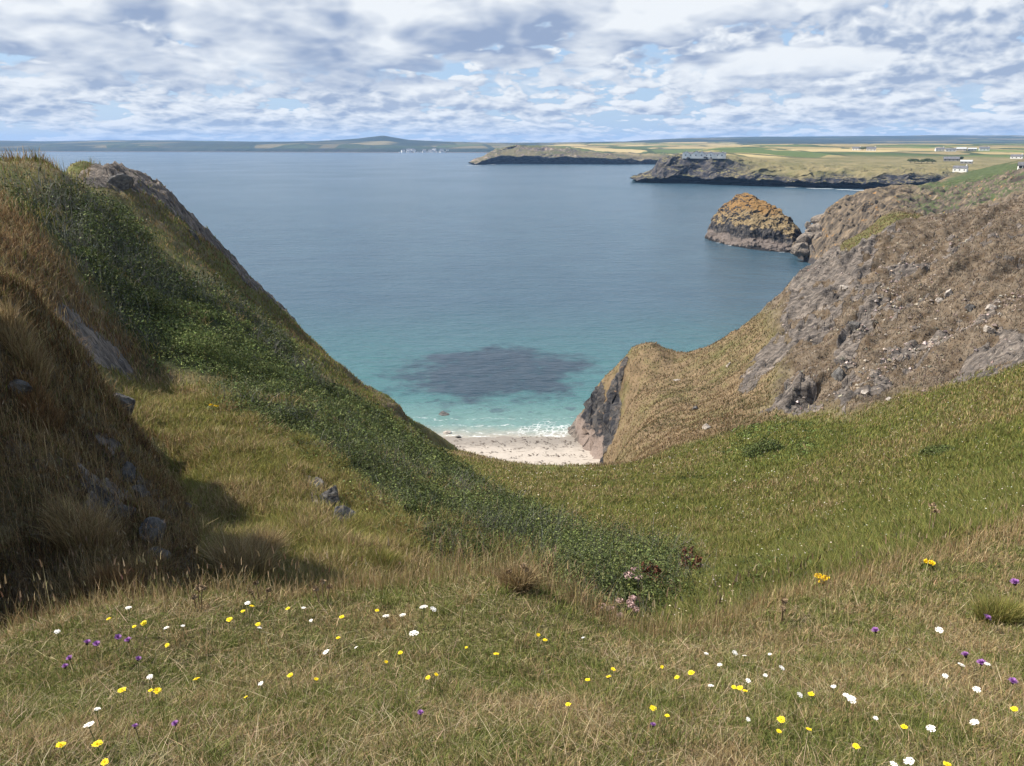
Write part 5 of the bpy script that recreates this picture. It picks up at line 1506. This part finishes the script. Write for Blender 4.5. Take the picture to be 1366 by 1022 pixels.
m_slate = rock_material('dark_slate', (0.045, 0.044, 0.046), (0.16, 0.15, 0.14), (0.27, 0.25, 0.21), .7, 1.8)
m_pale = rock_material('pale_quartz_rock', (0.22, 0.19, 0.165), (0.50, 0.45, 0.40), (0.62, 0.58, 0.53), .6, 1.5)
m_cove = rock_material('cove_boulder', (0.085, 0.075, 0.066), (0.26, 0.215, 0.175), (0.34, 0.22, 0.10), .35, 0.5)
ROCKS = [  # u, v, width px, squash, material, seed, ymin, label
 (160, 545, 36, (1, .7, .9), 0, 1, 12, 'grey rock slab on the right edge of the brown bank'),
 (168, 632, 32, (.8, .7, 1.0), 0, 2, 9, 'jagged grey rock jutting from the middle of the brown bank'),
 (184, 662, 36, (.9, .7, .8), 0, 3, 9, 'lower jagged grey rock on the brown bank'),
 (208, 748, 40, (1, .7, .5), 0, 4, 7.5, 'pale topped rock at the foot of the brown bank'),
 (198, 716, 38, (.9, .8, .9), 0, 5, 7.5, 'dark rock above the pale topped rock of the bank'),
 (248, 676, 14, (1, .8, .8), 0, 6, 9, 'small rock in the shade beside the valley grass'),
 (20, 525, 24, (1, .8, .9), 0, 7, 8, 'dark rock high on the brown bank at the left edge'),
 (438, 672, 50, (.8, .8, 1.0), 0, 8, 10, 'dark broken outcrop in the sunny valley grass'),
 (456, 700, 42, (.9, .8, .8), 0, 9, 10, 'lower block of the dark valley outcrop'),
 (420, 652, 34, (1, .8, .7), 0, 10, 10, 'upper block of the dark valley outcrop'),
 (258, 316, 16, (.7, .7, 1.4), 0, 11, 55, 'upright slab on the left cliff edge above the sea'),
 (160, 244, 30, (1.2, .8, .6), 0, 12, 55, 'flat topped crag at the top of the left cliff'),
 (1267, 394, 13, (.8, .8, 1.2), 1, 13, 50, 'upright pale boulder on the brown right hillside'),
 (1253, 402, 12, (1.2, .8, .8), 1, 14, 50, 'pale boulder left of the upright one on the hillside'),
 (1296, 412, 16, (1, 1, .9), 0, 15, 50, 'dark boulder at the left end of the hillside outcrop'),
 (1322, 411, 12, (1, 1, .9), 1, 16, 50, 'pale boulder at the right end of the hillside outcrop'),
 (1320, 442, 14, (1.2, .9, .8), 1, 17, 50, 'pale flat rock below the hillside outcrop'),
 (1126, 384, 10, (1.3, .8, .7), 1, 18, 70, 'pale block leaning near the top of the spur'),
 (1154, 524, 10, (1, 1, .8), 1, 19, 45, 'white stone at the foot of the dark rock rib'),
 (1188, 534, 10, (1, 1, .8), 1, 20, 40, 'white stone on the grass edge below the hillside'),
 (972, 488, 8, (.8, .8, 1.3), 1, 21, 70, 'pale upright stone low on the spur slope'),
 (928, 546, 10, (1, .8, 1), 0, 22, 60, 'dark stone on the spur slope above the beach'),
 (905, 508, 9, (1.6, .6, .6), 1, 23, 60, 'long pale stone across the spur slope'),
 (944, 572, 12, (1, .8, .9), 1, 24, 55, 'pale hummocky stone where the spur meets the meadow'),
 (1120, 505, 26, (.7, .8, 1.3), 0, 25, 50, 'tall dark crag on the rock rib of the right hillside'),
 (1140, 440, 24, (.7, .8, 1.2), 0, 26, 50, 'dark crag higher up the rock rib of the right hillside')]
for (u, v, wp, sq, mi, sd, ymin, lab) in ROCKS:
    p, wd = px_size(u, v, wp, ymin)
    V, f = rock_mesh(sd, 20, (sq[0], sq[1], sq[2]), .10)
    V = V * wd * .52
    o = mesh_np('rock', V, f, [m_slate, m_pale][mi], False)
    o.location = p + np.array((0, .12 * wd, -.04 * wd)); o.rotation_euler = (R(rng.uniform(-20, 20)), R(rng.uniform(-30, 10)), rng.uniform(0, 6.28))
    tag(o, lab, 'rock')

# tumbled boulders joining the stack to the cliff
BOUL = [(1072,332,20),(1082,336,18),(1092,334,20),(1102,336,16),(1076,318,18),(1086,322,22),(1097,320,22),(1070,322,16),(1090,308,20),(1101,306,22),(1081,309,14),(1108,322,20),(1112,308,20),(1064,334,18),(1078,300,10),(1095,296,18),(1118,296,20)]
rows_ = {}
for k, (u, v, wp) in enumerate(BOUL):
    Y = 344 + (336 - v) * 0.42
    q = at(u, v, Y); dist = math.sqrt(q[0] ** 2 + q[1] ** 2 + (EYE - q[2]) ** 2); wd = wp / F * dist
    V, f = rock_mesh(60 + k, 16, (1, .9, .9), .09)
    o = mesh_np('boulder', V * wd * .55, f, m_cove, False)
    o.location = q; o.rotation_euler = (rng.uniform(-.4, .4), rng.uniform(-.4, .4), rng.uniform(0, 6.28))
    rows_.setdefault('waterline' if v > 328 else 'middle' if v > 313 else 'upper', []).append((u, o))
for rname, lst in rows_.items():
    lst.sort(key=lambda t_: t_[0])
    for i, (u, o) in enumerate(lst):
        tag(o, f'tumbled grey boulder between stack and cliff, {ORD[i]} from left in the {rname} row', 'boulder', 'boulders between the stack and the cliff')

# small rock awash, and stones at the left end of the beach
for (u, v, wp, lab) in [(593, 552, 11, 'small black rock awash in the shallows off the beach'), (596, 577, 9, 'pale foam-washed stone at the left end of the beach'), (612, 583, 7, 'small dark stone on wet sand at the left end of the beach'), (770, 571, 10, 'dark rock at the foot of the spur by the surf')]:
    q = sea_at(u, v, 0.1); wd = wp / F * np.linalg.norm(q - np.array((0, 0, EYE)))
    V, f = rock_mesh(200 + u, 14, (1.3, 1, .5), .1)
    o = mesh_np('rock', V * wd * .5, f, m_pale if 'pale' in lab else m_slate, False); o.location = q
    tag(o, lab, 'rock')

# broken water along the far shores and round the stack
m_foam = plain('white_water', (0.6, 0.62, 0.64), 0.9, .1, .5)
fv_, ff_ = [], []
for (u, v, L_, dp) in [(870,239.4,9,3),(915,241.8,14,4),(930,242.6,10,3),(985,245.8,16,5),(1005,246.6,22,6),(1026,248.0,14,4),(1058,249.8,20,5),(1082,251.2,12,4),(1098,251.8,26,6),(1126,253.0,20,6),(1150,253.8,30,6),
                       (962,324,6,.8),(980,327.6,8,.8),(1012,332.6,5,.7),(1044,336.4,4,.7),(1086,341,4,1.2),(1085,297,10,2),(632,220.5,40,10),(655,219.5,26,9)]:
    q = sea_at(u, v, 0.12); k = 26; tt2 = np.linspace(0, 2 * np.pi, k, endpoint=False)
    rw = 1 + .55 * np.array([fbm(np.array([[math.cos(t) * 1.7 + u, math.sin(t) * 1.7, v]]), 3, 88)[0] for t in tt2])
    ring = np.stack([q[0] + np.cos(tt2) * L_ * .5 * rw, q[1] + np.sin(tt2) * dp * .5 * rw, np.full(k, .12)], 1)
    b0 = sum(len(a_) for a_ in fv_); fv_.append(np.vstack([ring, q])); ff_ += [(b0 + i, b0 + (i + 1) % k, b0 + k) for i in range(k)]
tag(mesh_np('surf', np.vstack(fv_), np.array(ff_), m_foam), kind='stuff')

# weed cast up on the sand
n = 1500
x = rng.uniform(-14, 22, n); y = WL[1] - np.abs(rng.choice([2.2, 4.5, 7.5, 11.0, 15.0], n) + rng.normal(0, .7, n)) + 1.2 * np.sin(x / 4)
zb = (WL[1] - y) * 0.062 + .06
k = patchy(x, y, 2.5, 301) > -0.02
x, y, zb = x[k], y[k], zb[k]
v = Veg(); s = rng.uniform(.05, .28, len(x)); an = rng.normal(0, .5, len(x)); cx_, sx_ = np.cos(an) * s, np.sin(an) * s
V = np.stack([np.stack([x - cx_, y - sx_, zb], 1), np.stack([x + sx_ * .4, y - cx_ * .4, zb + .05], 1), np.stack([x + cx_, y + sx_, zb], 1), np.stack([x - sx_ * .4, y + cx_ * .4, zb + .04], 1)], 1).reshape(-1, 3)
v.add(V, np.arange(len(x))[:, None] * 4 + np.arange(4), np.zeros((0, 3), int), np.repeat(palette(len(x), [(0.05, 0.035, 0.03), (0.10, 0.07, 0.055)], [1, 1]), 4, 0))
tag(v.build('seaweed', m_blade), kind='stuff')

# ------------------------------------------------------------------ houses, farms and trees of the far shore
def verts_of(name):
    o = bpy.data.objects[name]
    co = np.empty(len(o.data.vertices) * 3, np.float32); o.data.vertices.foreach_get('co', co)
    return co.reshape(-1, 3).astype(float)


VMID, VFAR, VHIL, VCOV = verts_of('headland'), verts_of('far_headland'), verts_of('hills'), verts_of('cove_cliffs')
VCOV = VCOV[VCOV[:, 1] > 400]


def sight(VV, u, v, tol=1.6):
    """nearest land vertex of a strip along a sight line"""
    rel = VV - np.array((0, 0, EYE)); cp_, sp_ = math.cos(PITCH), math.sin(PITCH)
    dep = rel[:, 1] * cp_ - rel[:, 2] * sp_; up = rel[:, 1] * sp_ + rel[:, 2] * cp_
    pu = 683 + F * rel[:, 0] / dep; pv = 511 - F * up / dep
    e = np.hypot((pu - u) * .6, pv - v)
    ok = np.nonzero((e < max(tol, e.min() + .4)) & (dep > 0))[0]
    return VV[ok[np.argmin(VV[ok, 1])]]


m_wall = plain('white_render', (0.78, 0.76, 0.72), 0.8, .06, .3)
m_wall2 = plain('grey_stone_wall', (0.30, 0.28, 0.25), 0.9, .2, .4)
m_roof = plain('slate_roof', (0.13, 0.13, 0.14), 0.8, .2, .5)
m_rooftin = plain('pale_barn_roof', (0.42, 0.43, 0.43), 0.6, .1, .3)
m_win = plain('window_glass', (0.03, 0.035, 0.045), 0.2)


def box(x0, x1, y0, y1, z0, z1):
    V = np.array([(x, y, z) for z in (z0, z1) for y in (y0, y1) for x in (x0, x1)], float)
    return V, np.array([(0, 2, 3, 1), (4, 5, 7, 6), (0, 1, 5, 4), (1, 3, 7, 5), (3, 2, 6, 7), (2, 0, 4, 6)])


def gable(L, D, H, rise, over=.35):
    wv, wf = box(-L / 2, L / 2, -D / 2, D / 2, -3, H)
    g1 = np.array([(-L / 2, -D / 2, H), (-L / 2, D / 2, H), (-L / 2, 0, H + rise), (L / 2, -D / 2, H), (L / 2, D / 2, H), (L / 2, 0, H + rise)], float)
    walls = join([(wv, wf), (g1, np.array([(0, 1, 2), (4, 3, 5)]))])
    d = D / 2 + over; l = L / 2 + over; e = H - over * rise / (D / 2)
    rv = np.array([(-l, -d, e), (l, -d, e), (l, 0, H + rise), (-l, 0, H + rise), (-l, d, e), (l, d, e),
                   (-l, -d, e + .3), (l, -d, e + .3), (l, 0, H + rise + .3), (-l, 0, H + rise + .3), (-l, d, e + .3), (l, d, e + .3)])
    rf = np.array([(6, 7, 8, 9), (9, 8, 11, 10), (0, 3, 2, 1), (3, 4, 5, 2), (0, 1, 7, 6), (4, 10, 11, 5), (0, 6, 9, 3), (3, 9, 10, 4), (1, 2, 8, 7), (2, 5, 11, 8)])
    return walls, (rv, rf)


def house(name, p, L, D, H, rise, rz, label, cat, wall=None, roof=None, group=None, windows=0, chimneys=0):
    r = empty(name, p, label, cat, group, rz)
    (wv, wf), (rv, rf) = gable(L, D, H, rise)
    wo_ = mesh_np('wall', wv, wf, wall or m_wall, False, None, r)
    ro = mesh_np('roof', rv, rf, roof or m_roof, False, None, r)
    for k in range(chimneys):
        cxx = (-.42 + .84 * k / max(1, chimneys - 1)) * L if chimneys > 1 else .4 * L
        mesh_np('chimney', *box(cxx - .5, cxx + .5, -.5, .5, H + rise - .8, H + rise + 1.8), wall or m_wall, False, None, ro)
    for k in range(windows):
        xx = -L / 2 + L * (k + .5) / windows
        for zz in ([1.0] if H < 4.5 else [1.0, 3.9]):
            mesh_np('window', *box(xx - .6, xx + .6, -D / 2 - .06, -D / 2 + .05, zz, zz + 1.5), m_win, False, None, r)
    return r


def facing(p): return math.atan2(-p[0], p[1])   # front wall towards the meadow

# white hotel with gables on the headland
p = sight(VMID, 940, 208.6)
ht = house('hotel', p + np.array((0, 6, .2)), 58, 11, 4.0, 2.2, facing(p) - .06, 'long white hotel with gables on the edge of the middle headland', 'hotel', windows=8, chimneys=4)
for xo, wd, hh in ((-25, 9, 4.8), (-11, 8, 5.4), (-3.5, 7, 5.0), (9, 8, 4.2), (24, 8, 4.0)):
    (wv, wf), (rv, rf) = gable(12.5, wd, hh, 2.6)
    rot = lambda a: np.stack([-a[:, 1] + xo, a[:, 0], a[:, 2]], 1)
    mesh_np('gable_wing', rot(wv), wf, m_wall, False, None, ht); mesh_np('wing_roof', rot(rv) + np.array((0, 0, .02)), rf, m_roof, False, None, ht)
    for zz in (1.2,): mesh_np('window', *box(xo - .8, xo + .8, -6.33, -6.2, zz, zz + 1.5), m_win, False, None, ht)
ht.scale = (.95, .9, .85)
HOUSES = [(1142,199.0,VMID,16,8,3.5,2.6,1,0,'small white house left of the white farmhouse on the skyline fields'),
 (1163,200.0,VMID,18,9,3.9099999999999997,3.0,1,0,'white farmhouse with dark trees beside it on the skyline fields'),
 (1252,200.3,VMID,16,8,4.0,2.6,1,0,'white house left of the pale barns on the right skyline fields'),
 (1268,200.4,VMID,18,8,3.2,2.2,1,0,'low white house between the white house and the pale barn'),
 (1283,200.0,VMID,18,14,3.57,2.6,2,1,'long pale roofed barn among houses on the right skyline fields'),
 (1297,200.0,VMID,15,13,3.06,2.2,2,1,'second pale roofed barn right of the long one'),
 (1312,199.8,VMID,18,8,4.4,2.8,1,0,'white farmhouse at the right end of the barns'),
 (1268,214.0,VMID,20,10,3.06,3.0,2,0,'grey stone farm building beside the dark trees above the cove'),
 (1288,217.2,VMID,14,7,2.6,1.8,2,1,'low pale shed right of the grey farm building'),
 (1283,228.3,VMID,15,7,4.0,2.4,1,0,'white cottage alone on the slope below the farm'),
 (1364,226.5,VCOV,5.5,4,2.2,1.4,1,0,'white cottage at the right edge above the green hollow'),
 (1357,210.5,VMID,16,8,3.6,2.4,1,0,'white house on the ridge at the right edge')]
for (u, v, VV, L, D, H, rise, wl, rf_, lab) in HOUSES:
    p = sight(VV, u, v)
    house('farm_building' if wl == 2 else 'house', p + np.array((0, 0, .1)), L, D, H, rise, facing(p) + rng.uniform(-.25, .25), lab, 'farm building' if wl == 2 else 'house', m_wall if wl == 1 else m_wall2, m_rooftin if rf_ else m_roof,
          'houses and farms on the headland', windows=3 if L < 20 else 4, chimneys=0 if wl == 2 else 1)
# harbour town across the bay
tw = []
for k in range(70):
    t = rng.uniform(0, 1); u = 536 + 58 * t; v = 203.2 - rng.uniform(0, 1) ** 1.6 * (3.2 + 1.5 * math.sin(t * 3.1))
    if abs(u - 561) < 3 and v < 201.5: continue
    p = sight(VHIL, u + rng.normal(0, .6), v, 2.0) + np.array((rng.uniform(-12, 12), rng.uniform(-8, 8), .5))
    if all(np.hypot(*(p - q)[:2]) > 15 for q in tw): tw.append(p)
proto = None
for p in tw:
    lab = 'tiny white house of the harbour town under the hill across the bay'
    if proto is None:
        proto = house('town_house', p, 13, 8, 6, 3, .2, lab, 'house', None, None, 'white houses of the harbour town'); pk = list(proto.children)
    else:
        r = proto.copy(); COL.objects.link(r); r.location = p; r.rotation_euler = (0, 0, rng.uniform(-.6, .6))
        s = rng.uniform(.8, 1.5); r.scale = (s * 1.1, s, s)
        for c in pk:
            d = c.copy(); COL.objects.link(d); d.parent = r

# dark trees by the farms
m_bark = plain('bark', (0.09, 0.07, 0.05), .9, .3, 3)


def tree(p, rad, hgt, label, group):
    r = empty('tree', p, label, 'tree', group)
    sv, sf = tube([(0, 0, -1), (.1, .1, hgt * .3), (0, 0, hgt * .6)], [.35, .28, .12], 6)
    mesh_np('trunk', sv, sf, m_bark, True, None, r)
    nb = 7; a = rng.uniform(0, 6.28, nb); q = rng.uniform(0, .6, nb) * rad
    vg = Veg()
    vg.add(*leaves(np.cos(a) * q, np.sin(a) * q, hgt * rng.uniform(.35, .65, nb), rad * rng.uniform(.4, .62, nb), hgt * rng.uniform(.2, .3, nb), 130, np.full(nb, .6), SCRUBC, [2, 2, 1, 2]))
    vg.build('crown', m_leaf, r)


k = 0
for (u, v, VV, rad, hg, where) in [(1214,216,VMID,6,6,'wood left of the grey farm building'),(1221,216.5,VMID,6,7,'wood left of the grey farm building'),(1228,217,VMID,7,7,'wood left of the grey farm building'),(1235,217,VMID,7,7,'wood left of the grey farm building'),(1242,217,VMID,6,6,'wood left of the grey farm building'),
    (1261,213.5,VMID,6,8,'row behind the grey farm building'),(1270,212.5,VMID,5,7,'row behind the grey farm building'),(1281,214,VMID,6,7,'row behind the grey farm building'),(1156,199.6,VMID,8,9,'pair beside the white farmhouse'),(1150,199.5,VMID,7,7,'pair beside the white farmhouse')]:
    k += 1
    p = sight(VV, u, v)
    tree(p, rad, hg, f'dark wind-shaped tree, number {ORD[[0,1,2,3,4,0,1,2,1,0][k - 1]]} from left in the {where}'.replace('number ', ''), 'dark trees by the farms')


# ------------------------------------------------------------------ sea air: far land fades to blue
hm = bpy.data.materials.new('sea_air'); hm.use_nodes = True
g = NT(hm.node_tree)
pv = g.n('ShaderNodeVolumePrincipled')
pv.inputs['Color'].default_value = (0.32, 0.56, 1.0, 1)
pv.inputs['Density'].default_value = 0.000058
g.t.links.new(pv.outputs[0], g.n('ShaderNodeOutputMaterial').inputs['Volume'])
x0, x1, y0, y1, z0, z1 = -11900, 11900, -60, 11900, -9.5, 170
V = [(x0,y0,z0),(x1,y0,z0),(x1,y1,z0),(x0,y1,z0),(x0,y0,z1),(x1,y0,z1),(x1,y1,z1),(x0,y1,z1)]
hz_ = mesh_np('haze', V, np.array([(0,3,2,1),(4,5,6,7),(0,1,5,4),(1,2,6,5),(2,3,7,6),(3,0,4,7)]), hm, False)
tag(hz_, kind='stuff')
